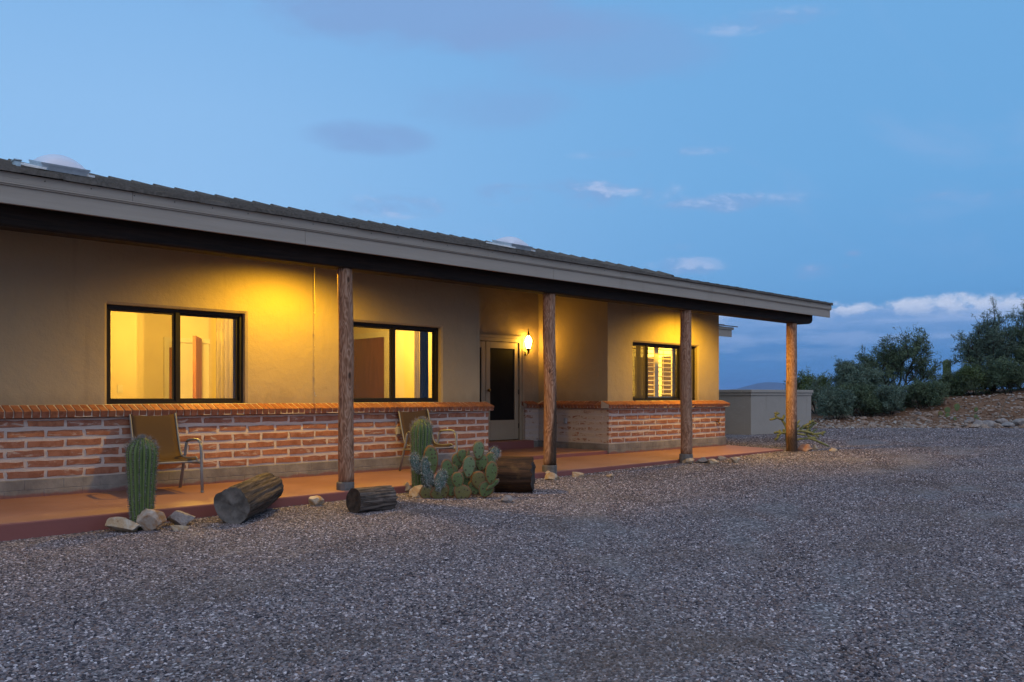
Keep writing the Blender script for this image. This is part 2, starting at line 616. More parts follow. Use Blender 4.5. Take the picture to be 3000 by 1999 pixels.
plain('spine', (.205, .19, .18), .7, .25, 30)
plain('pale_spine', (.36, .37, .36), .7, .2, 30)
plain('dry_twig', (.16, .125, .095), .9, .2, 10)
plain('bark', (.050, .038, .030), .95, .3, 6)
plain('shutter_paint', (.80, .74, .62), .55, .03, 3)
plain('curtain_grey', (.22, .20, .19), .9, .1, 6)
plain('curtain_dark', (.028, .030, .030), .9, .1, 6)
plain('night_glass', (.035, .022, .012), .15, .2, 2, spec=.5)


def b_sling(t, p, m):
    v = objco(t)
    a = t.n('ShaderNodeTexWave', wave_type='BANDS', bands_direction='X', inp={'Vector': v, 'Scale': 160.0}).outputs[1]
    b2 = t.n('ShaderNodeTexWave', wave_type='BANDS', bands_direction='Z', inp={'Vector': v, 'Scale': 160.0}).outputs[1]
    w = t.math('MULTIPLY', a, b2)
    c = t.mix(w, (.055, .032, .016, 1), (.115, .070, .036, 1))
    setin(t, p, base=c, rough=.75, spec=.25)


material('sling_fabric', b_sling)


def b_sheer(t, p, m):
    nt = m.node_tree
    nt.nodes.remove(p)
    n = t.noise(t.map(pos(t), scale=(30, 30, 2)), 1.0, 3)
    c = t.mix(n, (.58, .52, .44, 1), (.72, .67, .60, 1))
    a = t.n('ShaderNodeBsdfDiffuse', inp={0: c})
    b = t.n('ShaderNodeBsdfTranslucent', inp={0: c})
    mx = t.n('ShaderNodeMixShader', inp={0: .6, 1: a.outputs[0], 2: b.outputs[0]})
    nt.links.new(mx.outputs[0], nt.nodes['Material Output'].inputs[0])


material('curtain_sheer', b_sheer)


def b_dome(t, p, m):
    setin(t, p, base=(.66, .66, .72, 1), rough=.25, spec=.5)
    p.inputs['Subsurface Weight'].default_value = .35
    p.inputs['Subsurface Radius'].default_value = (.1, .1, .1)


material('acrylic_dome', b_dome)


def glass_mat(name, tint, refl=1.0, screen=0.0):
    def b(t, p, m):
        nt = m.node_tree
        nt.nodes.remove(p)
        tr = t.n('ShaderNodeBsdfTransparent', inp={0: c4(tint)})
        gl = t.n('ShaderNodeBsdfGlossy', inp={0: (1, 1, 1, 1), 'Roughness': .03})
        fr = t.n('ShaderNodeFresnel', inp={0: 1.45})
        f = t.math('MULTIPLY', fr.outputs[0], refl)
        mx = t.n('ShaderNodeMixShader', inp={0: f, 1: tr.outputs[0], 2: gl.outputs[0]})
        last = mx
        if screen:
            df = t.n('ShaderNodeBsdfDiffuse', inp={0: (.07, .06, .05, 1)})
            last = t.n('ShaderNodeMixShader', inp={0: screen, 1: tr.outputs[0], 2: df.outputs[0]})
        nt.links.new(last.outputs[0], nt.nodes['Material Output'].inputs[0])
    return material(name, b)


glass_mat('glass', (.96, .96, .94), 1.0)
glass_mat('insect_screen', (.97, .97, .97), 0.0, .52)
glass_mat('solar_screen', (.97, .97, .97), 0.0, .87)


def emit(name, col, strength):
    def b(t, p, m):
        nt = m.node_tree
        nt.nodes.remove(p)
        e = t.n('ShaderNodeEmission', inp={0: c4(col), 1: strength})
        nt.links.new(e.outputs[0], nt.nodes['Material Output'].inputs[0])
    return material(name, b)


emit('lamp_glass', (1.0, .52, .06), 140.0)
emit('bulb_glass', (1.0, .56, .12), 12.0)
emit('ceiling_lamp_glass', (1.0, .62, .18), 6.0)


def rock_mat(name, a, b_, c_):
    def b(t, p, m):
        v = objco(t)
        n = t.noise(v, 6, 5, .65, .4)
        n2 = t.noise(v, 17, 4, .6)
        c = t.mix(t.smooth(n, .40, .60), c4(a), c4(b_))
        c = t.mix(t.math('MULTIPLY', t.smooth(n2, .54, .70), .8), c, c4(c_))
        setin(t, p, base=c, rough=.9, spec=.2, normal=bump(t, t.math('ADD', n, t.noise(v, 50, 4)), .6, .012))
    return material(name, b)


rock_mat('rock_tan', (.36, .25, .15), (.43, .37, .30), (.20, .12, .065))
rock_mat('rock_rust', (.40, .34, .29), (.30, .15, .06), (.45, .40, .36))
rock_mat('rock_grey', (.20, .175, .17), (.29, .25, .225), (.13, .11, .105))
rock_mat('rock_white', (.47, .40, .32), (.40, .22, .08), (.50, .47, .44))
rock_mat('rock_red', (.30, .135, .075), (.33, .22, .16), (.18, .085, .055))
rock_mat('bank_rock', (.235, .145, .095), (.33, .27, .23), (.14, .085, .06))


def b_pebble(t, p, m):
    r = t.n('ShaderNodeObjectInfo').outputs['Random']
    c = t.ramp(r, [(0, (0.028, 0.026, 0.033)), (.18, (0.076, 0.067, 0.075)), (.36, (0.133, 0.114, 0.122)), (.48, (0.133, 0.085, 0.073)), (.58, (0.175, 0.151, 0.161)), (.74, (0.249, 0.215, 0.222)), (.84, (0.207, 0.143, 0.120)), (.92, (0.350, 0.300, 0.306)), (1.0, (0.594, 0.522, 0.530))], 'LINEAR')
    v = pos(t)
    n = t.noise(v, .55, 4, .6)
    n2 = t.noise(t.map(v, rot=(0, 0, R(40)), scale=(.25, 1.6, 1)), 1.0, 4, .6)
    c = t.mix(t.smooth(n, .50, .72), c, t.mix(.55, c, (.12, .092, .075, 1)))
    k = t.math('ADD', t.math('MULTIPLY', n2, .60), .76)
    c = t.n('ShaderNodeVectorMath', operation='SCALE', inp={0: c, 'Scale': k}).outputs[0]
    setin(t, p, base=c, rough=.85, spec=.12)


material('pebble', b_pebble)


def b_gravel(t, p, m):
    v = pos(t)
    vo = t.n('ShaderNodeTexVoronoi', inp={'Vector': v, 'Scale': 46.0, 'Randomness': 1.0})
    rgb = t.n('ShaderNodeSeparateColor', inp={0: vo.outputs['Color']})
    c = t.ramp(rgb.outputs[0], [(0, (0.071, 0.065, 0.075)), (.25, (0.153, 0.138, 0.145)), (.5, (0.209, 0.175, 0.171)), (.7, (0.255, 0.230, 0.237)), (.88, (0.347, 0.311, 0.314)), (1.0, (0.592, 0.551, 0.550))])
    dk = t.smooth(vo.outputs['Distance'], .30, .62)
    c = t.mix(t.math('MULTIPLY', dk, .45), c, (.050, .044, .042, 1))
    # drift of finer brown dirt
    n = t.noise(v, .7, 5, .6)
    c = t.mix(t.math('MULTIPLY', t.smooth(n, .48, .75), .40), c, (.20, .145, .11, 1))
    h = t.math('SUBTRACT', 1.0, vo.outputs['Distance'])
    setin(t, p, base=c, rough=1.0, spec=0.0, normal=bump(t, h, .6, .010))


material('gravel_sheet', b_gravel)


def b_soil(t, p, m):
    v = pos(t)
    n = t.noise(v, .9, 6, .65)
    c = t.mix(t.smooth(n, .3, .7), (.12, .058, .032, 1), (.20, .115, .072, 1))
    n2 = t.noise(v, 6, 5, .7)
    c = t.mix(t.math('MULTIPLY', t.smooth(n2, .52, .7), .6), c, (.26, .19, .145, 1))
    setin(t, p, base=c, rough=.95, spec=.1, normal=bump(t, n2, .8, .06))


material('desert_soil', b_soil)


def b_mount(t, p, m):
    n = t.noise(pos(t), .0012, 6, .6)
    setin(t, p, base=t.mix(n, (.11, .085, .07, 1), (.20, .16, .13, 1)), rough=1.0, spec=0.0)


material('mountain_rock', b_mount)


def b_barrel(t, p, m):
    v = objco(t)
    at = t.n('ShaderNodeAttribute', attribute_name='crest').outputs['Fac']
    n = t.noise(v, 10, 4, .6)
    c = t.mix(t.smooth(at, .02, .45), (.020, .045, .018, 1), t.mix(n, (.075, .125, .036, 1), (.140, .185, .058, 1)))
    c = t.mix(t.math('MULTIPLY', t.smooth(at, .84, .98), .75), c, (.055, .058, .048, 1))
    setin(t, p, base=c, rough=.6, spec=.3)


material('barrel_skin', b_barrel)


def pad_mat(name, lo, hi, edge):
    def b(t, p, m):
        v = objco(t)
        r = orand(t)
        n = t.noise(v, 9, 4, .6)
        c = t.mix(n, c4(lo), c4(hi))
        c = t.mix(t.math('MULTIPLY', r, .3), c, c4(lo))
        vo = t.n('ShaderNodeTexVoronoi', inp={'Vector': t.map(v, scale=(1, .2, 1)), 'Scale': 21.0, 'Randomness': .4}).outputs['Distance']
        c = t.mix(t.math('MULTIPLY', t.smooth(vo, .36, .24), .92), c, (.055, .028, .018, 1))
        at = t.n('ShaderNodeAttribute', attribute_name='rim').outputs['Fac']
        wob = t.noise(v, 22, 3)
        c = t.mix(t.math('MULTIPLY', t.smooth(t.math('ADD', at, t.math('MULTIPLY', wob, .25)), .93, 1.06), .9), c, c4(edge))
        setin(t, p, base=c, rough=.55, spec=.3, normal=bump(t, t.math('MULTIPLY', vo, -1.0), .25, .01))
    return material(name, b)


pad_mat('pad_green', (.070, .110, .036), (.135, .170, .060), (.19, .085, .03))
pad_mat('pad_pale', (.105, .150, .070), (.165, .215, .105), (.17, .09, .04))
pad_mat('pad_brown', (.10, .11, .035), (.17, .13, .045), (.19, .075, .03))
pad_mat('pad_blue', (.050, .092, .078), (.085, .13, .11), (.08, .08, .06))
plain('cholla_skin', (.155, .165, .068), .75, .3, 18, bmp=.6, bscale=50)


def leaf_mat(name, a, b_):
    def b(t, p, m):
        n = t.noise(pos(t), 1.6, 3, .6)
        r = t.n('ShaderNodeNewGeometry').outputs['Random Per Island']
        c = t.mix(t.smooth(n, .35, .65), c4(a), c4(b_))
        c = t.mix(t.math('MULTIPLY', r, .4), c, c4([k * 1.45 for k in b_]))
        setin(t, p, base=c, rough=.7, spec=.2)
    return material(name, b)


leaf_mat('leaf_mesquite', (.050, .078, .046), (.10, .135, .075))
leaf_mat('leaf_grey', (.068, .105, .078), (.115, .155, .112))
leaf_mat('leaf_palo', (.055, .085, .032), (.105, .14, .055))

M = MATS

# ------------------------------------------------------------------ terrain
def lerp_tab(x, tab):
    return float(np.interp(x, [a for a, _ in tab], [b for _, b in tab]))


EDGE_TAB = [(-10, -.20), (0, -.175), (2.6, -.160), (4.5, -.125), (6.5, -.100), (10, -.085), (14, -.065), (16, -.045), (17.6, -.03), (20, -.03), (32, 0.0)]
BANK_D = 31.1


def ground_z(x, y, bumps=True):
    z = lerp_tab(x, EDGE_TAB)
    z -= .010 * min(max(8.9 - y, 0.0), 9.0)
    if bumps:
        z += .022 * noise.noise(Vector((x * .45, y * .45, 3.0)))
        q = (x * .55 - y * .83) + .5 * noise.noise(Vector((x * .12, y * .12, 7.0)))
        for c in (-.9, .6, 3.4, 4.9):
            z -= .016 * math.exp(-((q - c) / .17) ** 2)
        z += .005 * noise.noise(Vector((x * 2.1, y * 2.1, 9.0)))
    return z


def bank_z(x, y):
    p = Vector((x, y, 0))
    d, l = p.dot(FW), p.dot(RT)
    h = lerp_tab(l, [(-40, .2), (9, .16), (12, .24), (14.5, .42), (16.5, .72), (19, 1.12), (24, 1.5), (40, 1.6)])
    t = min(max((d - BANK_D) / 6.0, 0.0), 1.0)
    s = t * t * (3 - 2 * t)
    z = ground_z(*cam_pt(min(d, BANK_D), l)[:2], bumps=False) + h * s
    if d > 46:
        z -= (d - 46) * .035
    if d > BANK_D:
        z += s * (.16 * noise.noise(Vector((x * .5, y * .5, 1))) + .06 * noise.noise(Vector((x * 1.7, y * 1.7, 5))))
    return z


def sheet(name, ds, ls, zf, mat, kind='structure'):
    vs, fs = [], []
    for d in ds:
        for l in ls:
            p = cam_pt(d, l)
            vs.append((p.x, p.y, zf(p.x, p.y)))
    n = len(ls)
    for i in range(len(ds) - 1):
        for j in range(n - 1):
            fs.append((i * n + j, (i + 1) * n + j, (i + 1) * n + j + 1, i * n + j + 1))
    mb = MB()
    mb.v, mb.f = vs, fs
    o = mb.build(name, mat, smooth=True)
    tag(o, kind=kind)
    return o


def far_z(x, y):
    p = Vector((x, y, 0))
    d = p.dot(FW)
    z = bank_z(x, y)
    if d < BANK_D:
        return z - .07
    if d > 60:
        z = max(z, -14.0)
    return z


ds = list(np.arange(-12, 28, 5)) + list(np.arange(28, 48, .5)) + [50, 55, 62, 75, 100, 160, 300, 700, 1500, 4000, 9000, 20000]
ls = [-16000, -9000, -3000, -900, -300, -120, -60] + list(np.arange(-30, 8, 4)) + list(np.arange(8, 30, .5)) + [33, 38, 46, 60, 100, 200, 500, 1500, 5000, 10000, 16000]
ground = sheet('desert_ground', ds, ls, far_z, M['desert_soil'])
tag(ground, label='brown stony desert ground rising into a low bank behind the gravel')

wob_rng = random.Random(3)
gd = list(np.arange(-10, 2, 3)) + list(np.arange(2, 16, .25)) + list(np.arange(16, BANK_D + .01, .6)) + [BANK_D]
gl = list(np.arange(-26, -9, 2.0)) + list(np.arange(-9, 12, .3)) + list(np.arange(12, 34, 1.0))
gravel_sheet = sheet('gravel_driveway', gd, gl, ground_z, M['gravel_sheet'])
tag(gravel_sheet, label='wide grey gravel driveway in front of the house')

# loose pebbles on the near part of the drive: real stones, one object
def make_gravel():
    vs, fs, dens, scl = [], [], [], []
    dd = list(np.arange(3.0, 16.01, .5)) + list(np.arange(17, 31.1, 1.0))
    for i, d in enumerate(dd):
        w = d * .64 + .5
        for j in range(25):
            p = cam_pt(d, -w + 2 * w * j / 24)
            vs.append((p.x, p.y, ground_z(p.x, p.y) - .002))
            dn = float(np.interp(d, [3, 6.5, 11, 16, 22, 31], [5400, 5400, 3000, 1300, 520, 280]))
            scl.append(float(np.interp(d, [3, 9, 16, 31], [1.0, 1.0, 1.3, 2.1])))
            x, y = p.x, p.y
            edge = 8.83 + .027 * (x - 2)
            if (y > edge and x < 17.4) or (y > 13.1 and x < 26.8) or d > 30.5:
                dn = 0
            dens.append(dn)
    for i in range(len(dd) - 1):
        for j in range(24):
            a = i * 25 + j
            ys = [vs[k][1] for k in (a, a + 1, a + 25, a + 26)]
            if min(ys) > 9.2 and vs[a][0] < 17:
                continue
            fs.append((a, a + 25, a + 26, a + 1))
    mb = MB()
    mb.v, mb.f = vs, fs
    o = mb.build('gravel', M['pebble'])
    at = o.data.attributes.new('dens', 'FLOAT', 'POINT')
    at.data.foreach_set('value', dens)
    at = o.data.attributes.new('scl', 'FLOAT', 'POINT')
    at.data.foreach_set('value', scl)
    tag(o, label='loose grey and brown pebbles covering the driveway', kind='stuff')
    g = bpy.data.node_groups.new('gravel_scatter', 'GeometryNodeTree')
    g.interface.new_socket('Geometry', in_out='INPUT', socket_type='NodeSocketGeometry')
    g.interface.new_socket('Geometry', in_out='OUTPUT', socket_type='NodeSocketGeometry')
    t = NT(g)
    gi, go = t.n('NodeGroupInput'), t.n('NodeGroupOutput')
    na = t.n('GeometryNodeInputNamedAttribute', data_type='FLOAT', inp={0: 'dens'})
    dp = t.n('GeometryNodeDistributePointsOnFaces', distribute_method='RANDOM', inp={'Mesh': gi.outputs[0], 'Density': na.outputs[0], 'Seed': 4})
    ico = t.n('GeometryNodeMeshIcoSphere', inp={0: 1.0, 1: 2})
    nz = t.n('ShaderNodeTexNoise', inp={'Scale': 1.1, 'Detail': 2.0})
    ps = t.n('GeometryNodeInputPosition')
    g.links.new(ps.outputs[0], nz.inputs['Vector'])
    vm = t.n('ShaderNodeVectorMath', operation='SUBTRACT', inp={0: nz.outputs[1], 1: (.5, .5, .5)})
    vm2 = t.n('ShaderNodeVectorMath', operation='SCALE', inp={0: vm.outputs[0], 'Scale': 1.5})
    sp = t.n('GeometryNodeSetPosition', inp={'Geometry': ico.outputs[0], 'Offset': vm2.outputs[0]})
    sm = t.n('GeometryNodeSetMaterial', inp={'Geometry': sp.outputs[0], 'Material': M['pebble']})
    rs = t.n('FunctionNodeRandomValue', data_type='FLOAT_VECTOR', inp={0: (.0058, .0050, .0036), 1: (.0130, .0110, .0078), 'Seed': 2})
    bg0 = t.n('FunctionNodeRandomValue', data_type='FLOAT', inp={2: .75, 3: 1.4, 'Seed': 8})
    sa = t.n('GeometryNodeInputNamedAttribute', data_type='FLOAT', inp={0: 'scl'})
    big = t.n('ShaderNodeMath', operation='MULTIPLY', inp={0: bg0.outputs[1], 1: sa.outputs[0]})
    sc2 = t.n('ShaderNodeVectorMath', operation='SCALE', inp={0: rs.outputs[0], 'Scale': big.outputs[0]})
    rr = t.n('FunctionNodeRandomValue', data_type='FLOAT_VECTOR', inp={0: (-.5, -.5, 0), 1: (.5, .5, 6.283), 'Seed': 5})
    ip = t.n('GeometryNodeInstanceOnPoints', inp={'Points': dp.outputs[0], 'Instance': sm.outputs[0], 'Rotation': rr.outputs[0], 'Scale': sc2.outputs[0]})
    jn = t.n('GeometryNodeJoinGeometry')
    g.links.new(ip.outputs[0], jn.inputs[0])
    g.links.new(jn.outputs[0], go.inputs[0])
    md = o.modifiers.new('scatter', 'NODES')
    md.node_group = g
    return o


make_gravel()

# far mountain
def make_mountain():
    mb = MB()
    D0 = 14000.0
    n = 60
    vs, fs = [], []
    prof = [(-1.0, 0), (.12, 2), (.20, 18), (.245, 52), (.262, 62), (.285, 104), (.30, 122), (.315, 116), (.34, 96), (.37, 60), (.42, 72), (.50, 40), (.62, 66), (.8, 20), (1.4, 0)]
    for j in range(4):
        for i in range(n + 1):
            u = .1 + 1.1 * i / n if i else -.3
            u = -.05 + .75 * i / n
            h = float(np.interp(u, [a for a, _ in prof], [b for _, b in prof])) * 2.1
            h += 10 * noise.noise(Vector((u * 40, 0, 2)))
            k = (0, .55, 1, .2)[j]
            dd = D0 + (0, 900, 1800, 4200)[j]
            p = cam_pt(dd, dd * u)
            vs.append((p.x, p.y, -160 + (160 + max(h, 1)) * k + 18 * k * (1 - k) * 4 * noise.noise(Vector((u * 60, j, 7)))))
    for j in range(3):
        for i in range(n):
            a = j * (n + 1) + i
            fs.append((a, a + n + 1, a + n + 2, a + 1))
    mb.v, mb.f = vs, fs
    o = mb.build('mountain', M['mountain_rock'], smooth=True)
    tag(o, label='distant blue mountain ridge on the horizon beyond the garden wall', kind='structure')


make_mountain()

# ------------------------------------------------------------------ patio
def patio_edge(x):
    return 8.85 + .027 * (x - 2)


def make_patio():
    mb = MB()
    xs = [-6 + i * (17.25 + 6) / 40 for i in range(41)]
    rng = random.Random(2)
    top_f = [(x, patio_edge(x) + rng.uniform(-.008, .008), 0.0) for x in xs]
    n = len(xs)
    b = .018
    vs = []
    vs += [(x, y, -.4) for x, y, _ in top_f]
    vs += [(x, y, -b) for x, y, _ in top_f]
    vs += [(x, y + b * .3, -b * .3) for x, y, _ in top_f]
    vs += [(x, y + b, 0) for x, y, _ in top_f]
    vs += [(x, 10.9, .045) for x, y, _ in top_f]
    vs += [(x, 10.9, -.4) for x, y, _ in top_f]
    fs = []
    for r in range(5):
        for i in range(n - 1):
            fs.append((r * n + i, r * n + i + 1, (r + 1) * n + i + 1, (r + 1) * n + i))
    fs.append(tuple(r * n + n - 1 for r in range(6)))
    fs.append(tuple(r * n for r in range(6))[::-1])
    mb.v, mb.f = vs, fs
    o = mb.build('patio', M['patio_concrete'])
    tag(o, label='long terracotta coloured concrete porch floor with maroon edge', kind='structure')
    e = MB().box(9.73, 12.888, 10.62, 12.62, -.2, .105).build('entry_floor', M['patio_concrete'], bevel=.012)
    tag(e, label='raised terracotta floor of the entry recess', kind='structure')
    s = MB().box(10.2, 12.47, 12.22, 12.60, .0, .262).build('door_step', M['patio_concrete'], bevel=.012)
    tag(s, label='terracotta concrete step under the entry doors', kind='structure')


make_patio()

# ------------------------------------------------------------------ house
house = empty('house', (9, 12, 0))
tag(house, 'low ranch house of beige stucco and adobe brick with a long lit porch', 'house')
HINV = Matrix.Translation(house.location).inverted()


def H(o):
    """hang an object built in world coordinates under the house"""
    o.parent = house
    o.matrix_parent_inverse = HINV
    return o


def under(o, par):
    o.parent = par
    o.matrix_parent_inverse = par.matrix_world.inverted() if par.matrix_world else Matrix()
    return o


def hpart(name):
    """an empty part of the house that keeps world coordinates for its children"""
    e = bpy.data.objects.new(name, None)
    C.objects.link(e)
    e.parent = house
    e.location = -house.location
    return e


def hb(mb, name, mat, **kw):
    """a mesh part of the house, vertices given in world coordinates"""
    o = mb.build(name, mat, parent=house, **kw)
    o.location = -house.location
    return o


def sub(mb, name, mat, par, **kw):
    """a sub-part: parent sits at world origin, so coordinates stay world coordinates"""
    return mb.build(name, mat, parent=par, **kw)


YS, YB, YC = 10.71, 10.60, 10.52     # stucco face, brick face, cap front
XL, XR0, XR1 = 9.62, 12.99, 16.96    # end of left wall, start and end of right wall
YR = 12.60                           # back wall of the entry recess
ZT = 3.72
WIN = [(3.63, 5.405, 1.062, 2.275), (7.02, 8.79, 1.062, 2.275), (13.81, 16.12, 1.062, 2.265)]


def wall_grid(a0, a1, z0, z1, holes, th, mapf, nrm=.0, step=.9, rim=.03):
    """plastered wall with openings: front face with a soft wavy surface, rounded reveals, back face.
    mapf(a, t, z): a along the wall, t into the wall"""
    us = {a0, a1}
    zs = {z0, z1}
    for h in holes:
        us |= {h[0], h[1], h[0] - rim, h[1] + rim}
        zs |= {h[2], h[3], h[2] - rim, h[3] + rim}
    def fill(s, st):
        s = sorted(s)
        out = []
        for p, q in zip(s, s[1:]):
            k = max(1, int(math.ceil((q - p) / st)))
            out += [p + (q - p) * i / k for i in range(k)]
        return out + [s[-1]]
    us, zs = fill(us, step), fill(zs, step)
    mb = MB()
    idx = {}

    def hole_at(u, z):
        for h in holes:
            if h[0] < u < h[1] and h[2] < z < h[3]:
                return h
        return None

    def vid(i, j, side):
        k = (i, j, side)
        if k not in idx:
            u, z = us[i], zs[j]
            t = 0.0
            if side == 0:
                t = nrm * noise.noise(Vector((u * .8, z * .9, a0)))
                for h in holes:
                    if h[0] - 1e-6 <= u <= h[1] + 1e-6 and h[2] - 1e-6 <= z <= h[3] + 1e-6:
                        t = .022
            else:
                t = th
            idx[k] = len(mb.v)
            mb.v.append(mapf(u, t, z))
        return idx[k]
    for i in range(len(us) - 1):
        for j in range(len(zs) - 1):
            um, zm = (us[i] + us[i + 1]) / 2, (zs[j] + zs[j + 1]) / 2
            if hole_at(um, zm):
                continue
            mb.f.append((vid(i, j, 0), vid(i + 1, j, 0), vid(i + 1, j + 1, 0), vid(i, j + 1, 0)))
            mb.f.append((vid(i, j, 1), vid(i, j + 1, 1), vid(i + 1, j + 1, 1), vid(i + 1, j, 1)))
            for di, dj, e in ((-1, 0, ((i, j), (i, j + 1))), (1, 0, ((i + 1, j + 1), (i + 1, j))), (0, -1, ((i + 1, j), (i, j))), (0, 1, ((i, j + 1), (i + 1, j + 1)))):
                ii, jj = i + di, j + dj
                out = ii < 0 or jj < 0 or ii >= len(us) - 1 or jj >= len(zs) - 1
                if out or hole_at((us[ii] + us[ii + 1]) / 2, (zs[jj] + zs[jj + 1]) / 2):
                    (p, q) = e
                    mb.f.append((vid(*p, 0), vid(*p, 1), vid(*q, 1), vid(*q, 0)))
    return mb


def stucco_walls():
    T = .25
    hb(wall_grid(-5.0, XL, -.3, ZT, WIN[:2], T, lambda a, t, z: (a, YS + t, z)), 'wall', M['stucco'], smooth=False)
    hb(wall_grid(XR0, XR1, -.3, ZT, WIN[2:], T, lambda a, t, z: (a, YS + t, z)), 'wall', M['stucco'])
    # recess: left return, back wall with the door opening, right return
    hb(wall_grid(YS + T + .002, YR + T, -.3, ZT, [], T, lambda a, t, z: (XL - t, a, z)), 'wall', M['stucco'])
    hb(wall_grid(XL + .002, XR0 - .002, -.3, ZT, [(10.50, 12.47, .25, 2.34)], T, lambda a, t, z: (a, YR + t, z)), 'wall', M['stucco'])
    hb(wall_grid(YS + T + .002, YR - .002, -.3, ZT, [], T, lambda a, t, z: (XR0 + t, a, z)), 'wall', M['stucco'])
    hb(MB().box(XR0, XR0 + T, YR, YR + T, -.3, ZT), 'wall', M['stucco'])
    # end wall and the hidden rest of the house, closed so that no light leaks
    hb(wall_grid(YS + T + .002, 20.0, -.3, ZT, [], T, lambda a, t, z: (XR1 - t, a, z)), 'wall', M['stucco'])
    hb(MB().box(-5.0, XR1 - T - .002, 20.0 - T, 20.0, -.3, ZT), 'wall', M['stucco'])
    hb(MB().box(-5.0, -4.75, YS + T + .002, 20.0 - T - .002, -.3, ZT), 'wall', M['stucco'])


stucco_walls()

# ---- brick wainscot
ROW0, ROWH, NROW = .234, .1127, 6
PITCH = .407
BH = .068


def brick_meshes(n, mat):
    out = []
    rng = random.Random(11)
    L = PITCH - .036
    for _ in range(n):
        pts = []
        j = lambda s=.0062: rng.uniform(-s, s)
        for k in range(5):
            pts.append((-L / 2 + L * k / 4 + j(), -BH / 2 + j()))
        pts.append((L / 2 + j(), j(.003)))
        for k in range(5):
            pts.append((L / 2 - L * k / 4 + j(), BH / 2 + j()))
        pts.append((-L / 2 + j(), j(.003)))
        mb = MB()
        m = len(pts)
        f = [(x * .985, .0 + rng.uniform(-.0015, .0015), z * .93) for x, z in pts]
        s = [(x, .006, z) for x, z in pts]
        k = [(x, .05, z) for x, z in pts]
        mb.v = f + s + k
        mb.f = [tuple(range(m))]
        for r in (0, 1):
            mb.f += [(r * m + (i + 1) % m, r * m + i, (r + 1) * m + i, (r + 1) * m + (i + 1) % m) for i in range(m)]
        mb.f[0] = tuple(range(m))
        out.append(mb.mesh('brick', mat))
    return out


BR = brick_meshes(10, M['brick'])
BRL = brick_meshes(10, M['limed_brick'])


def lay_bricks(par, meshes, a0, a1, phase, place, rng):
    """running bond between a0 and a1; place(a, z) -> (loc, rotz)"""
    for r in range(NROW):
        z = ROW0 + ROWH * (r + .5)
        ph = phase + (PITCH / 2 if r % 2 else 0)
        k = math.floor((a0 - ph) / PITCH)
        while True:
            s, e = ph + k * PITCH + .018, ph + (k + 1) * PITCH - .018
            k += 1
            if s >= a1 - .03:
                break
            s, e = max(s, a0 + .004), min(e, a1 - .004)
            if e - s < .05:
                continue
            loc, rz = place((s + e) / 2, z + rng.uniform(-.004, .004), rng.uniform(-.003, .003))
            put(rng.choice(meshes), 'brick', par, loc, (0, rng.uniform(-.008, .008), rz), ((e - s) / (PITCH - .036), 1, rng.uniform(.92, 1.1)))


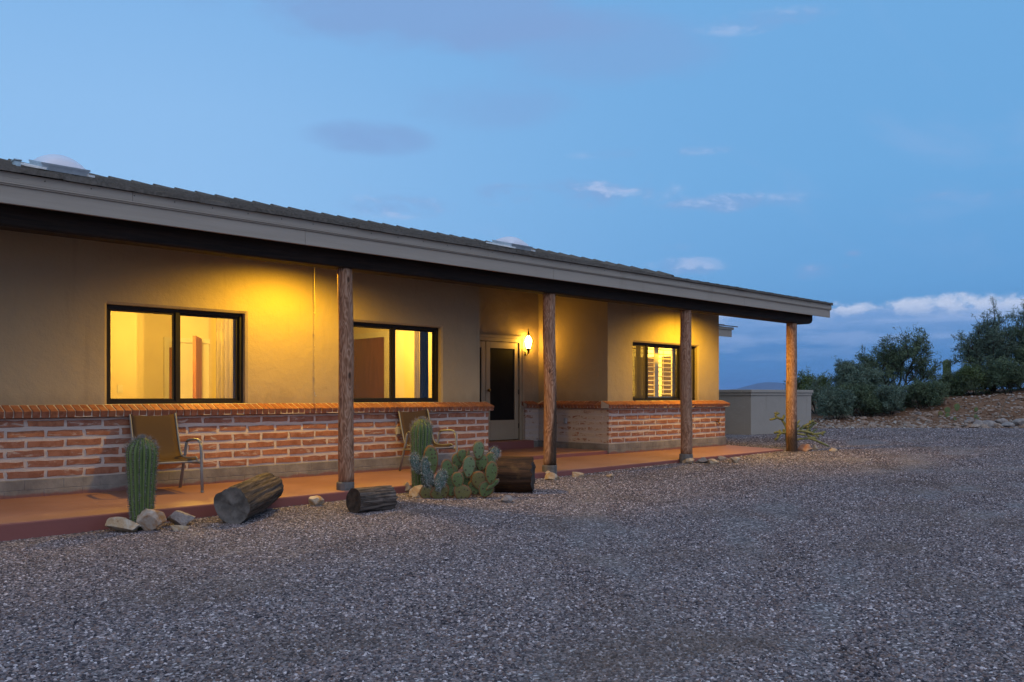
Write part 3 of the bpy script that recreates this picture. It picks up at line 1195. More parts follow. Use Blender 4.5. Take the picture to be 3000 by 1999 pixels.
def wainscot():
    rng = random.Random(5)
    zb, zt = ROW0 - .002, .912
    f = .009
    # left front
    w = hb(MB().box(-5.0, XL + .11 - f, YB + f, YS + .03, zb, zt), 'wainscot', M['mortar'])
    w.location = (0, 0, 0)
    w.parent = None
    mb_parts = []

    def seg(box, label=None):
        o = MB().box(*box).build('wainscot', M['mortar'])
        o.parent = house
        o.location = -house.location
        return o
    bpy.data.objects.remove(w)
    w1 = seg((-5.0, XL + .11 - f, YB + f, YS + .03, zb, zt))
    lay_bricks(w1, BR, 1.75, XL + .11, 2.525, lambda a, z, t: ((a, YB + t, z), 0), rng)
    # left wall: its end that turns into the entry
    w1b = seg((XL - .02, XL + .11 - f, YS + .032, YR - .03, zb, zt))
    # right front
    w2 = seg((XR0 - .10 + f, XR1 + .10 - f, YB + f, YS + .03, zb, zt))
    lay_bricks(w2, BR, XR0 - .10, XR1 + .10, 12.99, lambda a, z, t: ((a, YB + t, z), 0), rng)
    # right return of the entry (limed over)
    w3 = seg((XR0 - .10 + f, XR0 + .03, YS + .032, YR - .102, zb, zt))
    lay_bricks(w3, BRL, YB, YR - .10, 10.75, lambda a, z, t: ((XR0 - .10 + .004 + t, a, z), R(-90)), rng)
    # back wall beside the door
    w4 = seg((12.50 + f, XR0 + .03, YR - .10 + f, YR + .03, zb, zt))
    lay_bricks(w4, BRL, 12.50, XR0 - .10, 12.40, lambda a, z, t: ((a, YR - .10 + .004 + t, z), 0), rng)
    # end wall to the right
    w5 = seg((XR1 - .03, XR1 + .10 - f, YS + .032, 19.0, zb, zt))
    # grey block base
    b = -.4
    bs = []
    bs.append(MB().box(-5.0, XL + .125, YB - .012, YS + .02, b, zb))
    bs.append(MB().box(XL + .0, XL + .125, YS + .022, YR - .03, b, zb))
    bs.append(MB().box(XR0 - .113, XR1 + .112, YB - .012, YS + .02, b, zb))
    bs.append(MB().box(XR0 - .113, XR0 + .02, YS + .022, YR - .115, b, zb))
    bs.append(MB().box(12.49, XR0 + .02, YR - .113, YR + .02, b, zb))
    bs.append(MB().box(XR1 - .02, XR1 + .112, YS + .022, 19.0, b, zb))
    bo = [hb(m, 'concrete_base', M['base_concrete'], bevel=.006) for m in bs]
    blm = []
    for k in range(5):
        r = random.Random(k)
        j = lambda: r.uniform(-.004, .004)
        pts = [(-.197 + j(), -.054 + j()), (.197 + j(), -.054 + j()), (.197 + j(), .054 + j()), (-.197 + j(), .054 + j())]
        m = MB()
        m.v = [(x * .985, 0, z * .94) for x, z in pts] + [(x, .004, z) for x, z in pts] + [(x, .03, z) for x, z in pts]
        m.f = [(0, 1, 2, 3)] + [(q * 4 + (i + 1) % 4, q * 4 + i, (q + 1) * 4 + i, (q + 1) * 4 + (i + 1) % 4) for q in (0, 1) for i in range(4)]
        blm.append(m.mesh('base_block', M['base_concrete']))
    for par, a0, a1, place in ((bo[0], 1.7, XL + .125, lambda a, z: ((a, YB - .015, z), 0)), (bo[2], XR0 - .113, XR1 + .112, lambda a, z: ((a, YB - .015, z), 0)), (bo[3], YB, YR - .115, lambda a, z: ((XR0 - .116, a, z), R(-90)))):
        for row in range(2):
            k = 0
            s = a0 - (.2 if row else 0)
            while s < a1 - .03:
                p, q = max(s, a0) + .002, min(s + .402, a1) - .002
                s += .402
                if q - p < .04:
                    continue
                loc, rz = place((p + q) / 2, .058 + .116 * row)
                put(rng.choice(blm), 'base_block', par, loc, (0, 0, rz), ((q - p) / .396, rng.uniform(.5, 1), 1))


wainscot()


def cap_course():
    """row of bricks on edge that tops the wainscot and slopes up to the wall"""
    rng = random.Random(8)
    LN, HT, PI_ = .205, .084, .0895
    mb = MB()
    mb.box(-PI_ / 2 + .0055, PI_ / 2 - .0055, 0, LN, -HT / 2, HT / 2)
    me = bpy.data.meshes.new('cap_brick')
    bm = bmesh.new()
    tmp = mb.mesh('tmp')
    bm.from_mesh(tmp)
    bmesh.ops.bevel(bm, geom=bm.edges[:], offset=.004, segments=1, affect='EDGES')
    bm.to_mesh(me)
    bm.free()
    me.materials.append(M['cap_brick'])
    sl = math.atan2(.068, .19)
    zc = .912 + .046

    def course(a0, a1, place, rz, skip=0):
        o = hpart('sill_course')
        n = int(round((a1 - a0) / PI_))
        p = (a1 - a0) / n
        for i in range(n):
            a = a0 + p * (i + .5)
            loc = place(a, rng.uniform(-.004, .004))
            put(me, 'cap_brick', o, loc, (sl + rng.uniform(-.012, .012), rng.uniform(-.012, .012), rz + rng.uniform(-.012, .012)), (p / PI_ * rng.uniform(.95, 1.02), 1, rng.uniform(.96, 1.04)))
        return o

    def bed(par, poly, axis, a, b):
        m = MB().prism(poly, axis, a, b)
        return sub(m, 'mortar_bed', M['cap_mortar'], par)
    d = .005
    # profile of the mortar between the bricks, slightly behind their faces
    def prof(y0, sgn=1):
        pts = [(.012, .926), (.009, .997), (.20, .998 + .2 * math.tan(sl)), (.20, .926)]
        return [(y0 + sgn * a, b) for a, b in pts]
    c1 = course(1.6, XL + .16, lambda a, t: (a, YC + t, zc), 0)
    bed(c1, prof(YC), 'X', -5.0, XL + .155)
    c2 = course(XR0 - .19, XR1 + .17, lambda a, t: (a, YC + t, zc), 0)
    bed(c2, prof(YC), 'X', XR0 - .185, XR1 + .165)
    # return of the entry, faces -X
    c3 = course(YC + .205, YR - .19, lambda a, t: (XR0 - .19 + t, a, zc), R(-90))
    bed(c3, prof(XR0 - .19), 'Y', YC + .205, YR - .10)
    c4_ = course(12.45, XR0 - .17, lambda a, t: (a, YR - .19 + t, zc), 0)
    bed(c4_, prof(YR - .19), 'X', 12.455, XR0 - .19)


cap_course()


# ---- windows
def window(x0, x1, z0, z1, splits, screens, parent_y=YS + .085, mesh='insect_screen'):
    o = hpart('window')
    yf = parent_y
    fw = .045
    F = M['window_frame']
    # outer frame
    m = MB()
    m.box(x0 + .002, x1 - .002, yf, yf + .08, z1 - fw, z1 - .003)
    m.box(x0 + .002, x1 - .002, yf, yf + .08, z0 + .003, z0 + fw)
    m.box(x0 + .002, x0 + fw, yf, yf + .08, z0 + fw, z1 - fw)
    m.box(x1 - fw, x1 - .002, yf, yf + .08, z0 + fw, z1 - fw)
    sub(m, 'frame', F, o)
    xs = [x0 + fw] + splits + [x1 - fw]
    for s in splits:
        sub(MB().box(s - .026, s + .026, yf - .006, yf + .078, z0 + fw, z1 - fw), 'mullion', F, o)
    for i, (a, b) in enumerate(zip(xs, xs[1:])):
        if i > 0:
            a += .026
        if i < len(xs) - 2:
            b -= .026
        sw = .030
        ys = yf + (.022 if screens[i] else .045)
        s = MB()
        s.box(a, b, ys, ys + .022, z1 - fw - sw, z1 - fw)
        s.box(a, b, ys, ys + .022, z0 + fw, z0 + fw + sw)
        s.box(a, a + sw, ys, ys + .022, z0 + fw + sw, z1 - fw - sw)
        s.box(b - sw, b, ys, ys + .022, z0 + fw + sw, z1 - fw - sw)
        sub(s, 'sash', F, o)
        g = MB()
        g.add([(a + sw, ys + .012, z0 + fw + sw), (b - sw, ys + .012, z0 + fw + sw), (b - sw, ys + .012, z1 - fw - sw), (a + sw, ys + .012, z1 - fw - sw)], [(0, 1, 2, 3)])
        sub(g, 'pane', M['glass'], o)
        if screens[i]:
            g = MB()
            g.add([(a + .01, yf + .012, z0 + fw + .01), (b - .01, yf + .012, z0 + fw + .01), (b - .01, yf + .012, z1 - fw - .01), (a + .01, yf + .012, z1 - fw - .01)], [(0, 1, 2, 3)])
            sub(g, 'insect_screen', M[mesh], o)
    return o


window(*WIN[0], [4.515], [1, 0])
window(*WIN[1], [7.905], [1, 0])
window(*WIN[2], [14.375, 15.56], [1, 0, 1], mesh='solar_screen')


# ---- rooms behind the windows
def room(x0, x1, y0, y1, z0=.13, z1=2.62):
    o = hpart('room')
    t = .05
    sub(MB().box(x0 - t, x1 + t, y0, y1 + t, z0 - t, z0), 'floor', M['interior_floor'], o)
    sub(MB().box(x0 - t, x1 + t, y0, y1 + t, z1, z1 + t), 'ceiling', M['interior_ceiling'], o)
    sub(MB().box(x0 - t, x0, y0, y1 + t, z0, z1), 'interior_wall', M['interior_wall'], o)
    sub(MB().box(x1, x1 + t, y0, y1 + t, z0, z1), 'interior_wall', M['interior_wall'], o)
    sub(MB().box(x0, x1, y1, y1 + t, z0, z1), 'interior_wall', M['interior_wall'], o)
    # the strips of wall beside and above the window, inside
    return o


YI = YS + .252
room1 = room(2.70, 6.66, YI, 14.6)
room2 = room(6.80, 9.32, YI, 15.2)
room3 = room(13.28, 16.66, YI, 15.0)
W, TW = M['interior_wall'], M['trim_white']
# room 1: jog in the back wall, door opening with a brown door, open inner door
sub(MB().box(2.70, 5.16, 13.9, 14.6, .13, 2.62), 'interior_wall', W, room1)
sub(MB().box(5.16, 5.40, 14.25, 14.6, .13, 2.62), 'interior_wall', W, room1)
m = MB()
m.box(5.86, 5.94, 14.545, 14.598, .13, 2.17)
m.box(5.94, 6.66, 14.545, 14.598, 2.09, 2.17)
sub(m, 'door_trim', TW, room1)
sub(MB().box(5.95, 6.10, 14.575, 14.6, .13, 2.0), 'inner_door', M['door_wood'], room1)
sub(MB().box(6.13, 6.655, 14.57, 14.598, .13, 2.08), 'inner_door', TW, room1)
dl = MB()
dl.prism([(5.99, 13.72), (6.035, 13.70), (6.43, 14.36), (6.39, 14.385)], 'Z', .13, 2.16)
dob = sub(dl, 'inner_door', M['door_wood'], room1)
sub(MB().lathe([(.006, 0), (.028, .01), (.030, .03), (.012, .045)], 10, (5.975, 13.745, 1.08)), 'door_knob', M['brass'], room1)
sub(MB().box(4.86, 4.94, 13.886, 13.899, 1.22, 1.34), 'light_switch', TW, room1)
# room 2: closet doors on the right wall
m = MB()
m.box(9.285, 9.318, 12.86, 12.98, .13, 2.36)
m.box(9.285, 9.318, 12.98, 15.1, 2.26, 2.36)
sub(m, 'closet_trim', TW, room2)
sub(MB().box(9.296, 9.317, 12.985, 13.98, .13, 2.255), 'closet_door', M['closet_wood'], room2)
sub(MB().box(9.270, 9.292, 13.93, 15.1, .13, 2.255), 'closet_door', M['closet_wood'], room2)
# room 3: glazed doors on the right wall, dark outside
fd = MB()
for a in (11.35, 12.15, 12.95):
    fd.box(16.60, 16.655, a, a + .11, .13, 2.28)
    fd.box(16.60, 16.655, a + .69, a + .80, .13, 2.28)
    fd.box(16.60, 16.655, a + .11, a + .69, .13, .38)
    fd.box(16.60, 16.655, a + .11, a + .69, 2.10, 2.28)
sub(fd, 'glazed_door', TW, room3)
gd_ = MB()
for a in (11.35, 12.15, 12.95):
    gd_.box(16.63, 16.64, a + .11, a + .69, .38, 2.10)
sub(gd_, 'door_glass', M['night_glass'], room3)


# ---- entry doors
def entry_doors():
    P = M['door_paint']
    fr = MB()
    y0, y1 = YR - .03, YR + .12
    fr.box(10.50, 10.56, y0, y1, .262, 2.34)
    fr.box(12.405, 12.47, y0, y1, .262, 2.34)
    fr.box(10.56, 12.405, y0, y1, 2.27, 2.34)
    fr.box(12.47, 12.53, YR - .045, YR - .012, .262, 2.39)
    fr.box(10.44, 12.47, YR - .045, YR - .012, 2.342, 2.40)
    hb(fr, 'door_frame', P)
    for s, (a, b) in enumerate(((10.575, 11.475), (11.49, 12.395))):
        d = hpart('entry_door')
        m = MB()
        z0, z1 = .275, 2.262
        st = .11
        m.box(a, a + st, YR, YR + .045, z0, z1)
        m.box(b - st, b, YR, YR + .045, z0, z1)
        m.box(a + st, b - st, YR, YR + .045, z1 - .13, z1)
        m.box(a + st, b - st, YR, YR + .045, z0, z0 + .40)
        sub(m, 'door_leaf', P, d, bevel=.004)
        sub(MB().box(a + st, b - st, YR + .018, YR + .026, z0 + .40, z1 - .13), 'door_screen', M['dark_screen'], d)
        if s:
            k = sub(MB().lathe([(.012, 0), (.014, .02), (.032, .03), (.036, .05), (.02, .065)], 12, (0, 0, 0)), 'door_knob', M['brass'], d)
            k.location = (a + .05, YR, 1.28)
            k.rotation_euler = (R(90), 0, 0)
            for z in (.55, 1.25, 2.0):
                sub(MB().box(b - .004, b + .014, YR - .012, YR + .004, z - .05, z + .05), 'hinge', M['black_metal'], d)
    # hall behind the doors stays dark: solid inner doors
    hb(MB().box(10.56, 12.405, YR + .14, YR + .18, .262, 2.34), 'inner_door', M['closet_wood'])


entry_doors()

# ---- porch roof: beam, ceiling, fascia, tiles
XE = 18.41                            # right end of the eave
YE = 8.75                             # face of the fascia
ZE = 3.205                            # top of the fascia
S1, S2 = .235, .259
YJ, YRIDGE, XG = 10.73, 14.9, 15.1    # pitch change, ridge, end of the upper roof


def roof_z(y, x=0.0):
    if y <= YJ or x > XG:
        return ZE + S1 * (y - YE)
    return ZE + S1 * (YJ - YE) + S2 * (y - YJ)


def make_roof():
    roof = hpart('roof')
    th = .16
    zj, zr = roof_z(YJ), roof_z(YRIDGE)
    yb = 2 * YRIDGE - YJ
    lower = [(YE + .03, ZE - .01), (YJ, zj - .01), (YJ, zj - th), (YE + .03, ZE - .045)]
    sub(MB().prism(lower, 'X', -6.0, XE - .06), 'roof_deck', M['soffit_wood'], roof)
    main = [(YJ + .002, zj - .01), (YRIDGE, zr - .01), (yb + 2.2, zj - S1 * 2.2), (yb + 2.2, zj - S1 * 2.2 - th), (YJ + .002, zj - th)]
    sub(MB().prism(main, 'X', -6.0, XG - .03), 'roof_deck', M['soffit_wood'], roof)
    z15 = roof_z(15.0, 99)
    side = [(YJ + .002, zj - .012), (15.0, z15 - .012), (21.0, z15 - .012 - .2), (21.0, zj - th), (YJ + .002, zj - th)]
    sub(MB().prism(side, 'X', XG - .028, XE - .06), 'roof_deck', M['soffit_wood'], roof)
    # tiles
    TWD, TLN, EXP = .330, .40, .338
    rng = random.Random(21)

    def tile_mesh(seed):
        r = random.Random(seed)
        mb = MB()
        th_ = .040
        # flat interlocking tile with a raised lock along one side; front edge bevelled
        mb.prism([(-.012, .0), (-.004, th_), (TLN, th_ * .72), (TLN, -.002)], 'X', .0, TWD - .030)
        mb.prism([(-.012, .003), (-.004, th_ + .007), (TLN, th_ * .72 + .006), (TLN, .0)], 'X', TWD - .0302, TWD + .006)
        return mb
    tms = [tile_mesh(s).mesh('roof_tile', M['roof_tile']) for s in range(2)]
    bulk = MB()
    base = tile_mesh(0)
    ycur = YE - .055
    row = 0
    while ycur < YRIDGE - .08:
        yy = ycur
        x = .9 + (TWD / 2 if row % 2 else 0)
        while x < XE - .05:
            up = x + TWD / 2 < XG
            if yy > YJ and not up:
                z = roof_z(yy, 99)
                s = S1
            else:
                z = roof_z(yy, 0 if up else 99)
                s = S1 if yy < YJ - .05 or not up else S2
            tilt = math.atan(s) - .045 + rng.uniform(-.01, .01)
            loc = (x, yy + rng.uniform(-.006, .006), z + .004 + rng.uniform(0, .005))
            rot = (tilt, rng.uniform(-.006, .006), rng.uniform(-.006, .006))
            if row < 5:
                put(rng.choice(tms), 'roof_tile', roof, loc, rot)
            else:
                mt = Matrix.Translation(loc) @ Matrix.Rotation(rot[0], 4, 'X') @ Matrix.Rotation(rot[1], 4, 'Y')
                bulk.add([mt @ Vector(v) for v in base.v], base.f)
            x += TWD + rng.uniform(-.001, .001)
        ycur += EXP * (math.cos(math.atan(S1)))
        row += 1
    o = sub(bulk, 'upper_roof_tiles', M['roof_tile'], roof)
    tag(o, kind='stuff')
    # ridge tiles, each lapping the next
    rp = [(-.13, -.035), (-.07, .035), (0, .055), (.07, .035), (.13, -.035), (.10, -.035), (.05, .012), (0, .03), (-.05, .012), (-.10, -.035)]
    rm = MB().prism(rp, 'X', 0, .43).mesh('ridge_tile', M['roof_tile'])
    x = 1.0
    while x < XG - .25:
        put(rm, 'ridge_tile', roof, (x, YRIDGE, zr + .035), (rng.uniform(-.02, .02), .070 + rng.uniform(-.012, .012), rng.uniform(-.015, .015)))
        x += .37
    # gable-edge tiles down the end of the upper roof
    y = YRIDGE - .30
    while y > YJ - .15:
        put(rm, 'ridge_tile', roof, (XG - .05, y, roof_z(y) + .045), (0, -math.atan(S2) - .075, R(90)), (.92, .8, .8))
        y -= .36
    # end tiles of the lower eave
    y = YE - .04
    while y < 14.6:
        put(rm, 'ridge_tile', roof, (XE - .03, y, roof_z(y, 99) + .012), (0, -math.atan(S1) + .05, R(90)), (.95, .62, .55))
        y += .36
    return roof


roof = make_roof()


def make_eave():
    # fascia boards: a plain upper board with a small moulding, a wider lower board behind it
    joints = [-6.0, 5.15, 9.35, 14.75, XE - .03]
    ju = [-6.0, 3.2, 8.0, 12.9, XE]
    g = .0015
    for a, b in zip(ju, ju[1:]):
        hb(MB().box(a + g, b - g, YE - .022, YE + .018, 3.112, ZE - .006), 'fascia_board', M['fascia_paint'], bevel=.003)
    m = MB()
    m.box(-6.0, XE - .01, YE - .030, YE + .018, 3.094, 3.110)
    m.box(-6.0, XE - .012, YE - .018, YE + .018, 3.080, 3.093)
    hb(m, 'fascia_moulding', M['fascia_paint'], bevel=.003)
    for a, b in zip(joints, joints[1:]):
        hb(MB().box(a + g, b - g, YE, YE + .04, 2.918, 3.079), 'fascia_board', M['fascia_paint'], bevel=.003)
    # board on the gable end
    for y0, y1 in ((YE + .04, YJ),):
        za, zb = roof_z(y0, 99), roof_z(y1, 99)
        hb(MB().prism([(y0, za - .02), (y1, zb - .02), (y1, zb - .26), (y0, za - .26)], 'X', XE - .075, XE - .035), 'rake_board', M['fascia_paint'])
    # nail heads in the upper board
    nm = MB().lathe([(.006, 0), (.006, .004), (.002, .005)], 6).mesh('nail', M['black_metal'])
    x = 2.0
    fb = [o for o in house.children if o.name.startswith('fascia_moulding')][0]
    while x < XE - .2:
        put(nm, 'nail', fb, (x, YE - .0215, 3.165), (R(90), 0, 0))
        x += .405
    # porch beam, squared log with rounded end
    bm_ = MB()
    prof = [(-.11, 0), (.11, 0), (.125, .02), (.125, .30), (-.125, .30), (-.125, .02)]
    xs = [-6.0, 17.70, 17.84, 17.92, 17.96]
    cut = [0, 0, .012, .045, .10]
    n = len(prof)
    for x, c in zip(xs, cut):
        bm_.v += [(x, 9.08 + p[0], 2.745 + (max(p[1], c))) for p in prof]
    for r in range(len(xs) - 1):
        for k in range(n):
            k2 = (k + 1) % n
            bm_.f.append((r * n + k, r * n + k2, (r + 1) * n + k2, (r + 1) * n + k))
    bm_.f.append(tuple(range(n))[::-1])
    bm_.f.append(tuple((len(xs) - 1) * n + k for k in range(n)))
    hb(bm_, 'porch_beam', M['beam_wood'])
    # rafters under the porch ceiling
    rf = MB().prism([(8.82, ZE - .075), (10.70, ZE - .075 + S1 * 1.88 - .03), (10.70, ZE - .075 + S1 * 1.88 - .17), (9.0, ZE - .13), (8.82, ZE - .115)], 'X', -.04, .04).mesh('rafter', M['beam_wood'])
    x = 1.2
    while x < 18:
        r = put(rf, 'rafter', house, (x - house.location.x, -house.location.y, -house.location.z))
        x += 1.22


make_eave()


# ---- log posts
def log_post(px, x, y, zb, ztop, rad, seed, base=True, mat='post_wood'):
    rng = random.Random(seed)
    mb = MB()
    n, nz = 20, 26
    for j in range(nz + 1):
        t = j / nz
        z = zb + (ztop - zb) * t
        cx = .012 * math.sin(t * 3.1 + seed) + .006 * math.sin(t * 9 + seed * 2)
        cy = .010 * math.cos(t * 2.7 + seed)
        for k in range(n):
            a = 2 * math.pi * k / n
            r = rad * (1.03 - .06 * t) * (1 + .05 * noise.noise(Vector((math.cos(a) * 1.3 + seed * 3, math.sin(a) * 1.3, z * 1.4))) + .03 * noise.noise(Vector((math.cos(a) * 3, math.sin(a) * 3 + seed, z * 5))))
            mb.v.append((cx + r * math.cos(a), cy + r * math.sin(a), z))
    for j in range(nz):
        for k in range(n):
            k2 = (k + 1) % n
            mb.f.append((j * n + k, j * n + k2, (j + 1) * n + k2, (j + 1) * n + k))
    mb.f.append(tuple(range(n))[::-1])
    mb.f.append(tuple(nz * n + k for k in range(n)))
    o = mb.build('porch_post', M[mat], parent=house, smooth=True)
    o.location = Vector((x, y, 0)) - house.location
    if base:
        b = MB()
        b.lathe([(rad * 1.20, -.14), (rad * 1.18, .085), (rad * 1.12, .10), (rad * .96, .102)], 14)
        b.build('post_base', M['pier_concrete'], parent=o)
    return o


POSTS = [(1012, True, .094), (1610, True, .098), (2010, True, .105), (2320, False, .115)]
for i, (px, bs, rad) in enumerate(POSTS):
    p = on_y(px, 1300, 9.08)
    o = log_post(px, p.x, 9.08, .095 if bs else -.25, 2.75, rad, i + 1, bs, ('post_wood', 'scorched_post', 'post_wood', 'charred_post')[i])
    if not bs:
        tag(o, label='last log post with charred foot standing in the gravel')
p = on_y(-560, 1300, 9.08)
log_post(0, p.x, 9.08, .095, 2.75, .095, 9, True)


# ---- skylights and vent on the roof
def skylight(x0, y0, w, seed):
    o = hpart('skylight')
    s = S2
    z = roof_z(y0) + .06
    M4 = Matrix.Translation((x0, y0, z)) @ Matrix.Rotation(math.atan(s), 4, 'X')

    def place(mb):
        mb.v = [tuple(M4 @ Vector(v)) for v in mb.v]
        return mb
    h = .085
    fr = MB()
    t = .05
    for (a, b, c, d) in ((0, w, 0, t), (0, w, w - t, w), (0, t, t, w - t), (w - t, w, t, w - t)):
        fr.box(a, b, c, d, 0, h)
    fr.box(-.012, w + .012, -.012, 0, h - .022, h + .006)
    fr.box(-.012, 0, 0, w, h - .022, h + .006)
    fr.box(w, w + .012, 0, w, h - .022, h + .006)
    sub(place(fr), 'curb_frame', M['aluminium'], o)
    dm = MB()
    n = 14
    for j in range(n + 1):
        for i in range(n + 1):
            a, b = 2 * i / n - 1, 2 * j / n - 1
            q = max(0.0, (1 - a * a)) ** .62 * max(0.0, (1 - b * b)) ** .62
            dm.v.append((t * .4 + (w - t * .8) * i / n, t * .4 + (w - t * .8) * j / n, h + .004 + .135 * q))
    for j in range(n):
        for i in range(n):
            dm.f.append((j * (n + 1) + i, j * (n + 1) + i + 1, (j + 1) * (n + 1) + i + 1, (j + 1) * (n + 1) + i))
    sub(place(dm), 'dome', M['acrylic_dome'], o, smooth=True)
    rng = random.Random(seed)
    fl = MB()
    pts = [(-.16, .10), (-.05, -.07), (.03, -.10), (.06, -.02), (.02, .05), (.0, w + .05), (-.10, w + .08), (-.13, w * .5)]
    pts = [(a + rng.uniform(-.02, .02), b + rng.uniform(-.02, .02)) for a, b in pts]
    fl.prism(pts, 'Z', .004, .03)
    fl.prism([(w - .02, -.075), (w + .06, -.06), (w + .05, .0), (w - .02, .0)], 'Z', .004, .03)
    sub(place(fl), 'flashing', M['sealant'], o)


def on_roof(px, y):
    return on_y(px, 500, y).x


skylight(on_roof(122, 12.3), 12.3, .58, 1)
skylight(on_roof(1497, 12.3), 12.3, .58, 2)
xv = on_roof(42, 12.4)
v = MB().box(xv, xv + .075, 12.4, 12.5, roof_z(12.4), roof_z(12.4) + .115)
v.prism([(12.37, roof_z(12.4) + .117), (12.53, roof_z(12.4) + .117), (12.53, roof_z(12.4) + .13), (12.37, roof_z(12.4) + .13)], 'X', xv - .008, xv + .083)
hb(v, 'roof_vent', M['galvanised'])


# ---- rear wing: only its eave shows past the corner
def rear_wing():
    w = hpart('rear_wing')
    X1 = 21.25
    sub(MB().box(XR1 + .01, 20.9, 13.75, 19.5, -.3, 3.05), 'wall', M['stucco'], w)
    sub(MB().box(XR1 + .115, X1, 13.0, 13.04, 2.83, 3.03), 'fascia_board', M['fascia_paint'], w)
    sub(MB().box(XR1 + .115, X1 + .06, 12.97, 13.01, 3.032, 3.10), 'fascia_board', M['fascia_paint'], w)
    sub(MB().prism([(13.042, 3.03), (13.042, 3.10), (17.5, 4.0), (19.6, 3.4), (19.6, 3.3), (17.5, 3.9)], 'X', XR1 + .115, X1), 'roof_deck', M['soffit_wood'], w)
    tm = MB()
    tm.prism([(-.01, 0), (0, .03), (.42, .022), (.42, 0)], 'X', 0, .325)
    me = tm.mesh('roof_tile', M['roof_tile'])
    for r in range(3):
        for k in range(13):
            x = X1 + .20 - .33 * (k + 1) - (.16 if r % 2 else 0)
            if x < XR1 + .2:
                break
            put(me, 'roof_tile', w, (x, 12.93 + r * .335, 3.106 + .2 * r * .335 + .004), (.16, 0, 0))


rear_wing()


# ---- small fittings on the brick: outlet covers and tap
def outlet(loc, rz):
    o = empty('outlet_cover', Vector(loc) - house.location, rz, house)
    MB().box(-.036, .036, -.03, 0, -.058, .058).build('box', M['plate_grey'], parent=o, bevel=.006)
    MB().box(-.028, .028, -.044, -.031, -.05, .05).build('lid', M['plate_grey'], parent=o, bevel=.005)
    return o


q = on_y(1164, 1263, YB)
outlet((q.x, YB - .001, q.z), 0)
outlet((XR0 - .10, 11.72, .66), R(-90))
tp = empty('hose_tap', Vector((on_y(2098, 1228, YB).x, YB, .58)) - house.location, 0, house)
MB().tube([(0, 0, 0), (0, -.06, 0), (0, -.09, -.01), (0, -.105, -.05)], .013, 8).build('spout', M['brass'], parent=tp, smooth=True)
MB().tube([(0, -.05, 0), (0, -.055, .05)], .008, 6).build('stem', M['brass'], parent=tp)
MB().lathe([(.004, .05), (.035, .052), (.035, .06), (.004, .064)], 8, (0, -.055, 0)).build('handle', M['black_metal'], parent=tp)

# ------------------------------------------------------------------ lamps
AMBER = (1.0, .56, .018)


def porch_light(x, y, label, power):
    zc = roof_z(y) - .165
    o = empty('porch_light', (x, y, zc))
    tag(o, label, 'lamp', 'lamps under the porch ceiling')
    m = MB().lathe([(.055, .06), (.065, -.02), (.105, -.13), (.100, -.13), (.058, -.02), (.045, .05)], 18)
    m.f = m.f[:-2]
    m.build('lamp_shade', M['black_metal'], parent=o, smooth=True)
    MB().lathe([(.006, .0), (.028, -.02), (.038, -.06), (.03, -.085), (.008, -.10)], 12).build('bulb', M['bulb_glass'], parent=o, smooth=True)
    MB().lathe([(.03, .05), (.03, .16)], 10).build('stem', M['black_metal'], parent=o)
    l = bpy.data.lights.new('porch_lamp', 'SPOT')
    l.energy = power
    l.color = AMBER
    l.spot_size = R(168)
    l.spot_blend = .6
    l.shadow_soft_size = .05
    lo = bpy.data.objects.new('porch_lamp', l)
    C.objects.link(lo)
    lo.parent = o
    lo.location = (0, 0, -.128)
    return o


porch_light(5.84, 9.62, 'porch ceiling lamp between the two left windows, hidden by the beam', 430)
porch_light(15.3, 9.62, 'porch ceiling lamp above the shuttered window, hidden by the beam', 470)


def ceiling_lamp(x, y, label, power, z=2.62, col=(1.0, .63, .10)):
    o = empty('ceiling_lamp', (x, y, z))
    tag(o, label, 'lamp', 'ceiling lamps in the rooms')
    MB().lathe([(.17, -.012), (.17, 0)], 20).build('mount', M['trim_white'], parent=o)
    MB().lathe([(.02, -.095), (.09, -.085), (.145, -.05), (.16, -.013)], 20).build('lamp_shade', M['ceiling_lamp_glass'], parent=o, smooth=True)
    l = bpy.data.lights.new('room_lamp', 'POINT')
    l.energy = power
    l.color = col
    l.shadow_soft_size = .12
    lo = bpy.data.objects.new('room_lamp', l)
    C.objects.link(lo)
    lo.parent = o
    lo.location = (0, 0, -.24)
    return o


ceiling_lamp(5.2, 12.3, 'ceiling lamp in the bedroom behind the large left window', 370)
ceiling_lamp(8.2, 12.0, 'ceiling lamp in the room with the closet doors', 150)
ceiling_lamp(15.0, 12.6, 'ceiling lamp in the room behind the shutters', 600)


